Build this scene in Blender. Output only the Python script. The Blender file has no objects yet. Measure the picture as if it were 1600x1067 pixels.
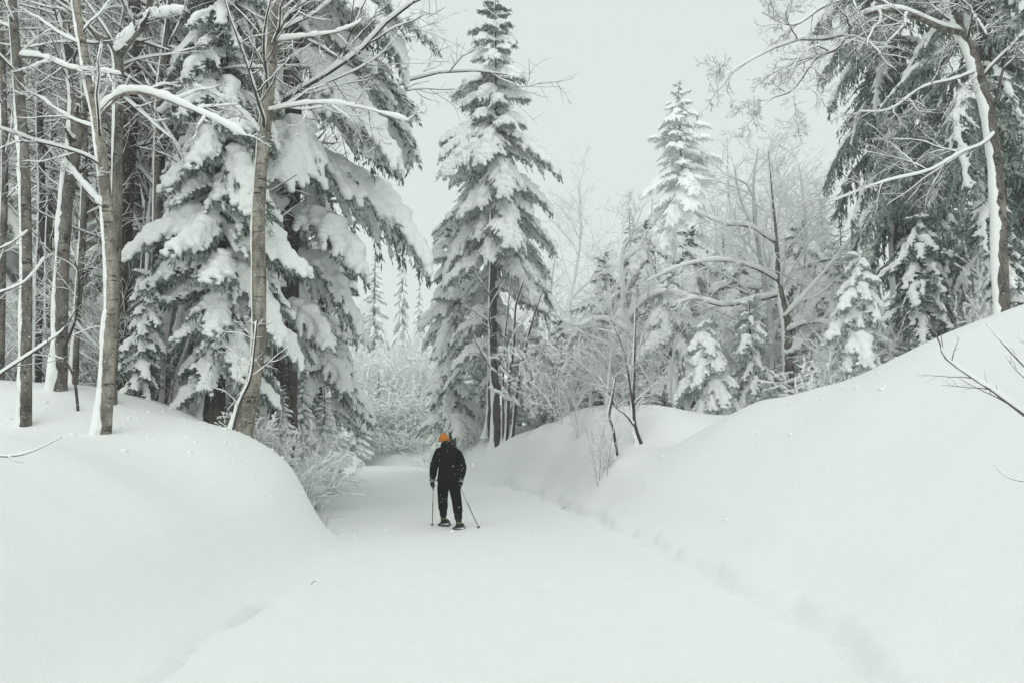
import bpy, bmesh, math, random
import numpy as np
from mathutils import Vector, noise as mnoise

# ------------------------------------------------------------------ camera, light, exposure
scene = bpy.context.scene
COL = scene.collection
F = 1256.0                                   # focal length in photo pixels
CX, CY, HZ = 800.0, 533.5, 690.0
PITCH = math.atan((HZ - CY) / F)
EYE = 1.55
cam = bpy.data.cameras.new('camera')
cam.sensor_width = 36.0
cam.lens = F / 1600.0 * 36.0
cam.clip_start = 0.05
cam.clip_end = 600.0
camo = bpy.data.objects.new('camera', cam)
COL.objects.link(camo)
camo.location = (0, 0, EYE)
camo.rotation_euler = (math.pi / 2 + PITCH, 0, 0)
scene.camera = camo

SUN_EL, SUN_ROT = math.radians(42), math.radians(195)
world = bpy.data.worlds.new("World")
scene.world = world
world.use_nodes = True
wn = world.node_tree
wn.nodes.clear()
sky = wn.nodes.new('ShaderNodeTexSky')
sky.sky_type = 'NISHITA'
sky.sun_disc = False
sky.sun_elevation = SUN_EL
sky.sun_rotation = SUN_ROT
sky.dust_density = 6.0
b1 = wn.nodes.new('ShaderNodeBackground'); b1.inputs['Strength'].default_value = 0.05
wn.links.new(sky.outputs[0], b1.inputs['Color'])
b2 = wn.nodes.new('ShaderNodeBackground')
b2.inputs['Color'].default_value = (0.925, 1.0, 0.953, 1)
b2.inputs['Strength'].default_value = 0.68
mx = wn.nodes.new('ShaderNodeMixShader'); mx.inputs[0].default_value = 0.93
wo = wn.nodes.new('ShaderNodeOutputWorld')
wn.links.new(b1.outputs[0], mx.inputs[1]); wn.links.new(b2.outputs[0], mx.inputs[2])
wn.links.new(mx.outputs[0], wo.inputs['Surface'])

sl = bpy.data.lights.new('sun', 'SUN')
sl.energy = 0.95
sl.angle = math.radians(80)
sl.color = (0.985, 1.0, 0.965)
so = bpy.data.objects.new('sun', sl); COL.objects.link(so)
so.rotation_euler = (math.pi / 2 - SUN_EL, 0, math.pi - SUN_ROT)

scene.view_settings.view_transform = 'Standard'
scene.view_settings.look = 'None'
scene.view_settings.exposure = 0.33
scene.view_settings.gamma = 1.0
scene.render.engine = 'CYCLES'
cy = scene.cycles
cy.use_denoising = True
try:
    cy.denoiser = 'OPENIMAGEDENOISE'
    cy.denoising_prefilter = 'ACCURATE'
except Exception:
    pass
cy.max_bounces = 14
cy.diffuse_bounces = 12
cy.glossy_bounces = 2
cy.transmission_bounces = 2
cy.volume_bounces = 2
cy.transparent_max_bounces = 4
cy.use_adaptive_sampling = True
cy.adaptive_threshold = 0.02
HAZE = 0.0018

# ------------------------------------------------------------------ pixel <-> world helpers
_c, _s = math.cos(PITCH), math.sin(PITCH)
def P(px, py, d):
    a = (px - CX) / F; b = (CY - py) / F
    ry = _c - b * _s; rz = _s + b * _c
    k = d / ry
    return np.array((a * k, d, EYE + rz * k))
def P_px(z, d):
    t = (z - EYE) / d
    return CY - F * (t * _c - _s) / (_c + t * _s)
def PX(px, d, py=690):
    return P(px, py, d)[0]

# ------------------------------------------------------------------ materials
def new_mat(name):
    m = bpy.data.materials.new(name); m.use_nodes = True
    nt = m.node_tree; nt.nodes.clear()
    out = nt.nodes.new('ShaderNodeOutputMaterial')
    bs = nt.nodes.new('ShaderNodeBsdfPrincipled')
    nt.links.new(bs.outputs[0], out.inputs['Surface'])
    return m, nt, bs
def N(nt, t, **kw):
    n = nt.nodes.new(t)
    for k, v in kw.items():
        if k in n.inputs.keys() if isinstance(k, str) else False: n.inputs[k].default_value = v
        else: setattr(n, k, v)
    return n
def noise_node(nt, scale, detail=3, rough=.55, coord='Object', vec=None):
    n = nt.nodes.new('ShaderNodeTexNoise')
    n.inputs['Scale'].default_value = scale; n.inputs['Detail'].default_value = detail
    n.inputs['Roughness'].default_value = rough
    if vec is None:
        tc = nt.nodes.new('ShaderNodeTexCoord'); vec = tc.outputs[coord]
    nt.links.new(vec, n.inputs['Vector'])
    return n
def ramp(nt, src, stops):
    r = nt.nodes.new('ShaderNodeValToRGB')
    el = r.color_ramp.elements
    while len(el) > 1: el.remove(el[-1])
    el[0].position = stops[0][0]; el[0].color = (*stops[0][1], 1)
    for p, c in stops[1:]:
        e = el.new(p); e.color = (*c, 1)
    nt.links.new(src, r.inputs[0]); return r
def bump(nt, bs, src, strength, dist):
    b = nt.nodes.new('ShaderNodeBump'); b.inputs['Strength'].default_value = strength
    b.inputs['Distance'].default_value = dist
    nt.links.new(src, b.inputs['Height']); nt.links.new(b.outputs[0], bs.inputs['Normal']); return b
def mixc(nt, fac, a, b):
    m = nt.nodes.new('ShaderNodeMix'); m.data_type = 'RGBA'
    for src, i in ((a, 6), (b, 7)):
        if hasattr(src, 'links'): nt.links.new(src, m.inputs[i])
        else: m.inputs[i].default_value = (*src, 1)
    if hasattr(fac, 'links'): nt.links.new(fac, m.inputs[0])
    else: m.inputs[0].default_value = fac
    return m.outputs[2]
def math_node(nt, op, a, b=None, clamp=False):
    m = nt.nodes.new('ShaderNodeMath'); m.operation = op; m.use_clamp = clamp
    for i, s in enumerate((a, b)):
        if s is None: continue
        if hasattr(s, 'links'): nt.links.new(s, m.inputs[i])
        else: m.inputs[i].default_value = s
    return m.outputs[0]
def up_mask(nt, lo, hi, scale=9.0, amt=.5):
    """how far a face looks up, roughened: where settled snow or rime sticks"""
    g = nt.nodes.new('ShaderNodeNewGeometry')
    s = nt.nodes.new('ShaderNodeSeparateXYZ'); nt.links.new(g.outputs['Normal'], s.inputs[0])
    n = noise_node(nt, scale, 3)
    k = math_node(nt, 'SUBTRACT', n.outputs[0], .5)
    k = math_node(nt, 'MULTIPLY', k, amt)
    k = math_node(nt, 'ADD', s.outputs['Z'], k)
    mr = nt.nodes.new('ShaderNodeMapRange'); mr.inputs[1].default_value = lo; mr.inputs[2].default_value = hi
    nt.links.new(k, mr.inputs[0]); return mr.outputs[0]

SNOW = (0.875, 0.89, 0.885)
def mat_snow(name, bscale, bdist, tint=SNOW, bstr=.55):
    m, nt, bs = new_mat(name)
    n = noise_node(nt, bscale, 5, .65)
    n2 = noise_node(nt, bscale * .12, 3, .5)
    c = mixc(nt, n2.outputs[0], tuple(.965 * t for t in tint), tint)
    nt.links.new(c, bs.inputs['Base Color'])
    bs.inputs['Roughness'].default_value = .75
    bs.inputs['Specular IOR Level'].default_value = .2
    bump(nt, bs, n.outputs[0], bstr, bdist)
    return m
M_GROUND = mat_snow('ground_snow', 48, .016, bstr=.6)
M_SNOW = mat_snow('branch_snow', 22, .03)

def mat_bark(name, a, b, c, hs=(9, 9, 26), snow_lo=.5, snow_hi=.8):
    m, nt, bs = new_mat(name)
    tc = nt.nodes.new('ShaderNodeTexCoord')
    mp = nt.nodes.new('ShaderNodeMapping'); mp.inputs['Scale'].default_value = hs
    nt.links.new(tc.outputs['Object'], mp.inputs[0])
    n = noise_node(nt, 1.0, 4, .65, vec=mp.outputs[0])
    mp2 = nt.nodes.new('ShaderNodeMapping'); mp2.inputs['Scale'].default_value = (6, 6, 2.2)
    nt.links.new(tc.outputs['Object'], mp2.inputs[0])
    n2 = noise_node(nt, 1.0, 5, .7, vec=mp2.outputs[0])
    r2 = ramp(nt, n2.outputs[0], ((.30, tuple(.45 * q for q in a)), (.46, a), (.58, b), (.72, tuple(min(1, 1.35 * q) for q in b))))
    r = ramp(nt, n.outputs[0], ((.36, (0, 0, 0)), (.43, (1, 1, 1))))
    col = mixc(nt, r.outputs[0], c, r2.outputs[0])
    um = up_mask(nt, snow_lo, snow_hi, 30, .7)
    # rime flecks caught in the bark
    nf = noise_node(nt, 34, 2, .6)
    fl = ramp(nt, nf.outputs[0], ((.66, (0, 0, 0)), (.72, (1, 1, 1))))
    um = math_node(nt, 'MAXIMUM', um, math_node(nt, 'MULTIPLY', fl.outputs[0], .8))
    col = mixc(nt, um, col, SNOW)
    nt.links.new(col, bs.inputs['Base Color'])
    bs.inputs['Roughness'].default_value = .9
    bs.inputs['Specular IOR Level'].default_value = .15
    bump(nt, bs, n.outputs[0], .8, .02)
    return m
M_BIRCH = mat_bark('birch_bark', (.185, .172, .148), (.31, .29, .25), (.05, .046, .042), (3.2, 3.2, 17))
M_GREY = mat_bark('grey_bark', (.105, .098, .086), (.19, .18, .16), (.035, .032, .03), (6, 6, 12))
M_RIMEBARK = mat_bark('rimed_bark', (.34, .335, .325), (.52, .52, .51), (.14, .137, .132), (9, 9, 12), -.4, .4)
M_DARK = mat_bark('dark_bark', (.05, .044, .038), (.085, .075, .065), (.02, .018, .016), (14, 14, 6))

def mat_twig(name, wood, lo, hi, amt=.6):
    m, nt, bs = new_mat(name)
    um = up_mask(nt, lo, hi, 14, amt)
    nt.links.new(mixc(nt, um, wood, SNOW), bs.inputs['Base Color'])
    bs.inputs['Roughness'].default_value = .9; bs.inputs['Specular IOR Level'].default_value = .1
    return m
M_TWIG = mat_twig('snowy_twig', (.06, .052, .045), -.15, .35)
M_RIME = mat_twig('rimed_twig', (.58, .59, .58), -1.1, -.2)
M_BARE = mat_twig('bare_twig', (.13, .12, .11), .2, .8)

def mat_needle(name, green, frost, thr0, thr1, lo=.0, hi=.9):
    m, nt, bs = new_mat(name)
    n = noise_node(nt, 16, 3, .7)
    n2 = noise_node(nt, 3.1, 2)
    k = math_node(nt, 'ADD', n.outputs[0], math_node(nt, 'MULTIPLY', math_node(nt, 'SUBTRACT', n2.outputs[0], .5), .7))
    r = ramp(nt, k, ((thr0, green), (thr1, frost)))
    nt.links.new(r.outputs[0], bs.inputs['Base Color'])
    bs.inputs['Roughness'].default_value = .8; bs.inputs['Specular IOR Level'].default_value = .15
    return m
M_NEEDLE = mat_needle('frosted_needle', (.040, .074, .055), (.46, .52, .485), .34, .70)
M_NEEDLE_PALE = mat_needle('pale_rime_haze_needle', (.10, .145, .12), (.66, .70, .675), .24, .54)  # rimed needles, paled further so the colour mimics haze fading distant trees
M_NEEDLE_DK = mat_needle('dark_needle', (.042, .076, .059), (.48, .55, .51), .28, .64)

def plain(name, col, rough=.7, spec=.3, bs_scale=None, bdist=.004):
    m, nt, bs = new_mat(name)
    if bs_scale:
        n = noise_node(nt, bs_scale, 3)
        c = mixc(nt, n.outputs[0], tuple(x * .75 for x in col), tuple(min(1, x * 1.2) for x in col))
        nt.links.new(c, bs.inputs['Base Color']); bump(nt, bs, n.outputs[0], .5, bdist)
    else: bs.inputs['Base Color'].default_value = (*col, 1)
    bs.inputs['Roughness'].default_value = rough; bs.inputs['Specular IOR Level'].default_value = spec
    return m

# ------------------------------------------------------------------ mesh helpers
def make_mesh(name, V, quads=None, tris=None, mats=(), mi=None, smooth=True):
    me = bpy.data.meshes.new(name)
    V = np.asarray(V, dtype=np.float32).reshape(-1, 3)
    q = np.zeros((0, 4), np.int32) if quads is None or len(quads) == 0 else np.asarray(quads, np.int32)
    t = np.zeros((0, 3), np.int32) if tris is None or len(tris) == 0 else np.asarray(tris, np.int32)
    me.vertices.add(len(V)); me.vertices.foreach_set('co', V.ravel())
    nl = q.size + t.size; npoly = len(q) + len(t)
    me.loops.add(nl); me.loops.foreach_set('vertex_index', np.concatenate((q.ravel(), t.ravel())))
    me.polygons.add(npoly)
    starts = np.concatenate((np.arange(len(q)) * 4, len(q) * 4 + np.arange(len(t)) * 3)).astype(np.int32)
    me.polygons.foreach_set('loop_start', starts)
    if mi is not None: me.polygons.foreach_set('material_index', np.asarray(mi, np.int32))
    me.polygons.foreach_set('use_smooth', np.full(npoly, bool(smooth)))
    for m in mats: me.materials.append(m)
    me.update(calc_edges=True)
    return me
class MB:
    """collects vertex and face arrays, one material index per batch"""
    def __init__(s): s.V = []; s.Q = []; s.T = []; s.qm = []; s.tm = []; s.n = 0
    def add(s, V, Q=None, T=None, m=0):
        V = np.asarray(V, float).reshape(-1, 3)
        if Q is not None and len(Q): Q = np.asarray(Q); s.Q.append(Q + s.n); s.qm.append(np.full(len(Q), m))
        if T is not None and len(T): T = np.asarray(T); s.T.append(T + s.n); s.tm.append(np.full(len(T), m))
        s.V.append(V); s.n += len(V)
    def arrays(s):
        V = np.concatenate(s.V) if s.V else np.zeros((0, 3))
        Q = np.concatenate(s.Q) if s.Q else np.zeros((0, 4), int)
        T = np.concatenate(s.T) if s.T else np.zeros((0, 3), int)
        mi = np.concatenate((s.qm if s.Q else []) + (s.tm if s.T else [])) if (s.Q or s.T) else None
        return V, Q, T, mi
    def mesh(s, name, mats, smooth=True, off=None):
        V, Q, T, mi = s.arrays()
        if off is not None: V = V - np.asarray(off)
        return make_mesh(name, V, Q, T, mats, mi, smooth)
def link(name, me, parent=None, loc=(0, 0, 0), rot=(0, 0, 0), sc=1):
    o = bpy.data.objects.new(name, me); COL.objects.link(o)
    if parent is not None: o.parent = parent
    o.location = loc; o.rotation_euler = rot
    o.scale = (sc, sc, sc) if np.isscalar(sc) else sc
    return o
def tag(o, label=None, cat=None, group=None, kind=None):
    if label: o['label'] = label
    if cat: o['category'] = cat
    if group: o['group'] = group
    if kind: o['kind'] = kind
    return o
def thing(name, label, cat, loc, group=None, rz=0):
    o = bpy.data.objects.new(name, None); COL.objects.link(o)
    o.empty_display_size = .2
    o.location = loc; o.rotation_euler = (0, 0, rz)
    return tag(o, label, cat, group)

def nrm(a): return a / np.maximum(np.linalg.norm(a, axis=-1, keepdims=True), 1e-9)
def tubes(P_, R, S):
    """(N,K,3) paths and (N,K) radii -> verts, quads of N open tubes with S sides"""
    P_ = np.asarray(P_, float); R = np.asarray(R, float)
    n, K, _ = P_.shape
    T = nrm(np.gradient(P_, axis=1))
    ref = np.zeros_like(T); m = np.abs(T[:, K // 2, 2]) > .85
    ref[...] = (0, 0, 1); ref[m] = (1, 0, 0)
    A = nrm(np.cross(T, ref)); B = np.cross(A, T)
    th = np.arange(S) * 2 * np.pi / S
    ring = A[:, :, None, :] * np.cos(th)[None, None, :, None] + B[:, :, None, :] * np.sin(th)[None, None, :, None]
    V = P_[:, :, None, :] + ring * R[:, :, None, None]
    i = np.arange(n)[:, None, None] * K * S + np.arange(K - 1)[None, :, None] * S
    j = np.arange(S)[None, None, :]; j2 = (j + 1) % S
    Q = np.stack((i + j, i + S + j, i + S + j2, i + j2), -1).reshape(-1, 4)   # outward
    return V.reshape(-1, 3), Q[:, ::-1]
def resample(pts, K):
    """smooth (Catmull-Rom) resampling of a control polyline to K points"""
    p = np.asarray(pts, float); n = len(p)
    if n == 2: return p[0] + (p[1] - p[0]) * np.linspace(0, 1, K)[:, None]
    e = np.vstack((2 * p[0] - p[1], p, 2 * p[-1] - p[-2]))
    u = np.linspace(0, n - 1, K); i = np.minimum(u.astype(int), n - 2); f = (u - i)[:, None]
    a, b, c, d = e[i], e[i + 1], e[i + 2], e[i + 3]
    return .5 * (2 * b + (c - a) * f + (2 * a - 5 * b + 4 * c - d) * f ** 2 + (3 * b - 3 * c + d - a) * f ** 3)
def smooth_noise(rng, n, K, step):
    """n rows of K smooth random values in 0..1, knots every step samples"""
    k = max(2, int(K / step) + 2)
    knots = rng.random((n, k)); u = np.linspace(0, k - 1.001, K); i = u.astype(int); f = u - i; f = f * f * (3 - 2 * f)
    return knots[:, i] * (1 - f) + knots[:, i + 1] * f
def densify(P_, R, K2):
    n, K, _ = P_.shape
    u = np.linspace(0, K - 1.0001, K2); i = u.astype(int); f = u - i
    return P_[:, i] * (1 - f)[None, :, None] + P_[:, i + 1] * f[None, :, None], R[:, i] * (1 - f) + R[:, i + 1] * f
def snow_on(P_, R, th, rng, S=6, K2=None, step=3.0, lo=.25, hi=.75, cap=None):
    """snow lying along the upper side of limbs: thick where they run level, none where they stand"""
    if K2: P_, R = densify(P_, R, K2)
    n, K, _ = P_.shape
    T = nrm(np.gradient(P_, axis=1))
    hor = np.sqrt(np.clip(1 - T[..., 2] ** 2, 0, 1))
    g = np.clip((hor - lo) / (hi - lo), 0, 1); g = g * g * (3 - 2 * g)
    lum = .35 + .75 * smooth_noise(rng, n, K, step) + .45 * smooth_noise(rng, n, K, step * .4)
    end = np.minimum(1, np.minimum(np.arange(K), np.arange(K)[::-1]) / 1.5)
    if cap: th = np.minimum(th, R * cap + .0015)
    a = (R * .85 + th * lum) * g * end[None, :]
    C = P_ + np.array((0, 0, 1)) * (R * .45 + a * .6)[..., None]
    gone = a < R * .3
    C = np.where(gone[..., None], P_, C); a = np.where(gone, R * .3, a) * np.where(end > 0, 1, .1)[None, :]
    return tubes(C, a, S)
def grow(P_, R, n, t0, t1, ratio, ang, K, rng, up=0., wig=.12, grav=0., rr=.55, rmin=.0025, pw=.7, seglen=None):
    """child branches along N parents: returns (N*n,K,3) paths and radii"""
    Np, Kp, _ = P_.shape
    t = (np.arange(n)[None, :] + rng.random((Np, n))) / n * (t1 - t0) + t0
    u = t * (Kp - 1.0001); i = u.astype(int); f = u - i
    r = np.arange(Np)[:, None]
    base = P_[r, i] * (1 - f)[..., None] + P_[r, i + 1] * f[..., None]
    tan = nrm(P_[r, i + 1] - P_[r, i])
    rad = R[r, i] * (1 - f) + R[r, i + 1] * f
    plen = np.linalg.norm(np.diff(P_, axis=1), axis=-1).sum(1)[:, None] if seglen is None else seglen
    L = plen * ratio * (1.15 - pw * t) * rng.uniform(.65, 1.35, t.shape)
    v = rng.normal(size=base.shape); v -= (v * tan).sum(-1, keepdims=True) * tan; v = nrm(v)
    a = np.radians(rng.normal(ang, 11, t.shape))[..., None]
    d = tan * np.cos(a) + v * np.sin(a); d[..., 2] += up; d = nrm(d)
    base = base.reshape(-1, 3); d = d.reshape(-1, 3); L = L.reshape(-1); rad = rad.reshape(-1)
    out = np.zeros((len(base), K, 3)); out[:, 0] = base; p = base.copy()
    for k in range(1, K):
        d = d + rng.normal(0, wig, d.shape); d[:, 2] += grav; d = nrm(d)
        p = p + d * (L / (K - 1))[:, None]; out[:, k] = p
    r0 = np.maximum(rad * rr, rmin)
    Rr = r0[:, None] * (1 - .72 * np.linspace(0, 1, K))[None, :]
    return out, np.maximum(Rr, rmin * .6)

_ico = bmesh.new(); bmesh.ops.create_icosphere(_ico, subdivisions=1, radius=1)
ICO_V = np.array([v.co[:] for v in _ico.verts]); _ico.verts.index_update()
ICO_F = np.array([[v.index for v in f.verts] for f in _ico.faces]); _ico.free()
def balls(C, R, flat=.78):
    C = np.asarray(C); R = np.asarray(R)
    V = C[:, None, :] + ICO_V[None] * np.stack((R, R, R * flat), -1)[:, None, :]
    T = ICO_F[None] + (np.arange(len(C)) * len(ICO_V))[:, None, None]
    return V.reshape(-1, 3), T.reshape(-1, 3)
def remeshed(name, V, T, voxel, mat, smooth=4):
    """melt overlapping lumps into one smooth body of snow"""
    me = make_mesh(name + '_raw', V, None, T)
    o = bpy.data.objects.new('tmp', me); COL.objects.link(o)
    m = o.modifiers.new('r', 'REMESH'); m.mode = 'VOXEL'; m.voxel_size = voxel
    s = o.modifiers.new('s', 'SMOOTH'); s.iterations = smooth; s.factor = .5
    dg = bpy.context.evaluated_depsgraph_get(); dg.update()
    r = bpy.data.meshes.new_from_object(o.evaluated_get(dg), depsgraph=dg)
    bpy.data.objects.remove(o); bpy.data.meshes.remove(me)
    r.name = name; r.materials.clear(); r.materials.append(mat)
    r.polygons.foreach_set('use_smooth', np.ones(len(r.polygons), bool))
    return r

# ------------------------------------------------------------------ terrain
RY = np.array([-30, -10, 0, 8, 11, 13, 16, 18, 25, 35, 54, 57, 61, 140.])
RC = np.array([0, 0, 0, .06, -.08, -.3, -.72, -.98, -1.9, -4.1, -9.1, -16, -40, -80.])
WL = np.array([2.4, 2.4, 2.4, 2.4, 2.3, 2.35, 3.0, 3.6, 4.2, 4.6, 5.0, 5.0, 5.0, 5.0])
def road_c(y): return np.interp(y, RY, RC)
def road_l(y): return np.interp(y, RY, WL)
def road_r(y): return np.interp(y, (25, 34, 60), (2.4, 1.85, 1.8))
cp = []
for y in (-12, -6, -2, 2, 5, 8, 11, 14, 17, 21, 25, 30, 36, 44, 52, 60):
    c, l = float(road_c(y)), float(road_l(y))
    cp += [(c - l, y, 0), (c - l * .5, y, 0), (c, y, 0), (c + 1.2, y, 0), (c + float(road_r(y)), y, 0)]
cp += [  # left bank
 (-3.4, -6, .9), (-5.2, -6, 1.6), (-12, -6, 1.9), (-3.4, 0, .85), (-5, 0, 1.5), (-9, 0, 1.75),
 (-3.3, 5, .72), (-4.2, 5, 1.2), (-5.4, 5, 1.5), (-8, 5, 1.7), (-3.25, 8, .75), (-4.1, 8, 1.28), (-5.1, 8, 1.6), (-6.3, 8.4, 1.68), (-8, 8, 1.7), (-11, 9, 1.75),
 (-3.25, 11, .85), (-4.1, 11, 1.45), (-5.5, 11, 1.6), (-7, 11.5, 1.71), (-9.5, 11.5, 1.8), (-13, 11, 2.0),
 (-3.0, 13, .62), (-3.3, 13, 1.0), (-3.83, 13, 1.47), (-4.6, 13, 1.75), (-5.6, 13.2, 1.95), (-7.3, 13.2, 2.38), (-10, 13.5, 2.6),
 (-3.5, 14.8, .45), (-4.4, 14.8, 1.2), (-5.6, 15, 1.85), (-6.7, 15, 2.35), (-9, 15.5, 2.6), (-13, 15, 2.9),
 (-5.2, 17.5, .5), (-6.5, 18, 1.3), (-9, 18, 2.4), (-14, 19, 3.2), (-7, 23, .6), (-9, 23, 1.6), (-13, 24, 3.0), (-20, 25, 4.0),
 (-9.5, 31, .8), (-13, 32, 2.4), (-22, 34, 4.2), (-14.5, 46, 1.0), (-20, 48, 3.2), (-32, 46, 5.5), (-30, 15, 3.5), (-24, 5, 2.6)]
cp += [  # right bank: the near mound, then the lower hump behind it
 (3.4, -6, .5), (6, -6, 2.2), (10, -6, 3.6), (3.2, 0, .4), (4.4, 0, 1.15), (6, 0, 2.2), (9, 0, 3.4),
 (3.1, 5, .35), (4.2, 5, 1.02), (6, 5, 2.2), (8.5, 5, 3.4), (3.1, 8, .36), (4, 8, .95), (5.5, 8, 2.05), (7, 8, 2.95), (9, 8.5, 3.7), (12, 8, 4.4),
 (2.95, 11, .42), (4, 11, 1.15), (5.5, 11, 2.3), (6.7, 11, 3.0), (2.7, 14, .55), (3.6, 14, 1.25), (2.2, 17, .7)]
for px, py, d in ((1640, 462, 11.6), (1600, 480, 12), (1480, 520, 12.5), (1400, 560, 13), (1330, 597, 13.5), (1280, 605, 14.5), (1200, 620, 15.5), (1140, 650, 16.2), (1100, 669, 16.8)):
    p = P(px, py, d); cp.append(tuple(p)); cp.append((p[0] + .25, d + 1.8, p[2] - .38))
for px, py, d in ((1060, 648, 19.6), (1040, 636, 20), (1000, 629, 20.6), (950, 634, 21.8), (880, 650, 26), (840, 664, 29), (806, 678, 33.5), (771, 668, 36.5), (728, 703, 43)):
    p = P(px, py, d); cp.append(tuple(p)); cp.append((p[0] + .2, d + 2.2, p[2] - .22))
cp += [tuple(P(950, 722, 18)), tuple(P(1002, 692, 18.8)), tuple(P(870, 722, 24))]
cp += [(9, 16.5, 3.3), (13, 14, 4.6), (18, 10, 5.4), (18, 0, 5), (8, 20, 2.9), (12, 21, 3.9), (6, 27, 2.4), (10, 31, 3.4), (3, 36, 2.3), (18, 28, 5.2), (0, 46, 2.2), (6, 46, 3.2), (14, 44, 4.8), (28, 40, 7),
 (-6, 60, 2.4), (2, 64, 4), (14, 66, 6), (34, 66, 9), (-14, 76, 3.6), (-26, 64, 4.4), (-44, 66, 7), (0, 95, 7), (30, 95, 11), (-30, 95, 7), (-60, 95, 10), (60, 95, 13), (60, 40, 10), (-60, 40, 8), (60, 0, 8), (-60, 0, 5), (0, -25, 0), (30, -25, 4), (-30, -25, 3), (-60, -25, 4), (60, -25, 7), (-10, 160, 14), (70, 160, 20), (-80, 160, 16)]
CP = np.array(cp, float)
def _tps_k(r2): return .5 * r2 * np.log(np.maximum(r2, 1e-12))
_n = len(CP); _K = _tps_k(((CP[:, None, :2] - CP[None, :, :2]) ** 2).sum(-1)) + np.eye(_n) * .35
_Pm = np.hstack((np.ones((_n, 1)), CP[:, :2]))
_W = np.linalg.solve(np.block([[_K, _Pm], [_Pm.T, np.zeros((3, 3))]]), np.concatenate((CP[:, 2], np.zeros(3))))
_rn = np.random.default_rng(5)
_lat = _rn.random((256, 256))
def vnoise(x, y):
    xi = np.floor(x).astype(int); yi = np.floor(y).astype(int); fx = x - xi; fy = y - yi
    fx = fx * fx * (3 - 2 * fx); fy = fy * fy * (3 - 2 * fy)
    g = lambda a, b: _lat[a % 256, b % 256]
    return (g(xi, yi) * (1 - fx) + g(xi + 1, yi) * fx) * (1 - fy) + (g(xi, yi + 1) * (1 - fx) + g(xi + 1, yi + 1) * fx) * fy - .5
def sstep(a, b, x):
    t = np.clip((x - a) / (b - a), 0, 1); return t * t * (3 - 2 * t)
def ground_z(x, y, fine=True):
    x = np.atleast_1d(np.asarray(x, float)); y = np.atleast_1d(np.asarray(y, float))
    z = np.zeros(x.shape)
    for a in range(0, x.size, 20000):
        s = slice(a, a + 20000)
        r2 = (x[s, None] - CP[None, :, 0]) ** 2 + (y[s, None] - CP[None, :, 1]) ** 2
        z[s] = _tps_k(r2) @ _W[:_n] + _W[_n] + _W[_n + 1] * x[s] + _W[_n + 2] * y[s]
    c = road_c(y); l = road_l(y)
    sl_ = (c - l) - x; sr = x - (c + road_r(y))             # >0 outside the road
    wob = .16 * vnoise(y * .9, y * 0 + 3) + .05 * vnoise(y * 3.1, y * 0 + 9)
    out = np.maximum(sl_, sr)
    w = sstep(-.15, .95, out)
    flat = .015 * vnoise(x * .8, y * .45) * 2
    z = flat * (1 - w) + np.maximum(z, .0) * w
    z += .06 * vnoise(x * .33 + 7, y * .33) * sstep(.4, 2.5, out) + .02 * vnoise(x * 1.1, y * 1.1) * sstep(.2, 1.5, out)
    if fine:
        fadeL = sstep(2.0, 3.5, y) * (1 - sstep(8.6, 9.6, y))
        e = sl_ + wob * .9
        z -= fadeL * .12 * np.exp(-((e + .02) / .045) ** 2) * np.clip(.55 + 1.3 * vnoise(y * 1.9, y * 0 + 5), .1, 1.1)
        z += fadeL * .03 * sstep(-.05, .25, e) * (1 - sstep(.4, 1.6, e))
        fadeR = sstep(2, 4, y) * (1 - sstep(26, 38, y))
        wr = wob * 1.6 + .08 * vnoise(y * 1.7, y * 0 + 21)
        e = sr + wr
        z += fadeR * (-.085 * np.exp(-(e / .08) ** 2) + .085 * sstep(.0, .16, e) * (1 - sstep(.2, 1.2, e)) + .035 * np.exp(-((e + .26) / .14) ** 2))
        z += fadeR * .022 * np.exp(-(e / .35) ** 2) * vnoise(x * 4, y * 3)
        ins = sstep(.1, .6, -out)
        # soft, filled-in old tracks down the groomed road
        for off, wd in ((-.55, .16), (.35, .2), (1.15, .14)):
            q = x - c - off - .25 * vnoise(y * .35 + off, y * 0 + 2)
            z -= ins * .018 * np.exp(-(q / wd) ** 2) * (.6 + 1.2 * np.clip(vnoise(x * 2.5, y * 1.8), -.5, .5))
        z += ins * .010 * vnoise(x * 3.2, y * 2.4) + ins * .005 * vnoise(x * 9, y * 7)
        z += .006 * vnoise(x * 3.0, y * 3.0)
    return z
def gz(x, y): return float(ground_z(x, y, False)[0])

def axis_grid(segs):
    out = [segs[0][0]]
    for a, b, n in segs: out += list(np.linspace(a, b, n + 1)[1:])
    return np.array(out)
gx = axis_grid(((-90, -30, 20), (-30, -12, 40), (-12, -5, 60), (-5, 5, 230), (5, 12, 70), (12, 30, 40), (30, 90, 20)))
gy = axis_grid(((-30, -6, 14), (-6, 2, 30), (2, 4.2, 34), (4.2, 10, 140), (10, 13, 50), (13, 30, 190), (30, 60, 80), (60, 170, 30)))
XX, YY = np.meshgrid(gx, gy, indexing='xy')
ZZ = ground_z(XX.ravel(), YY.ravel())
nx, ny = len(gx), len(gy)
ii = (np.arange(ny - 1)[:, None] * nx + np.arange(nx - 1)[None, :]).ravel()
GQ = np.stack((ii, ii + 1, ii + nx + 1, ii + nx), -1)
ground = link('snow_ground', make_mesh('snow_ground', np.stack((XX.ravel(), YY.ravel(), ZZ), -1), GQ, None, (M_GROUND,)))
tag(ground, 'white snow covering the road and its ploughed banks', kind='structure')

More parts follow.
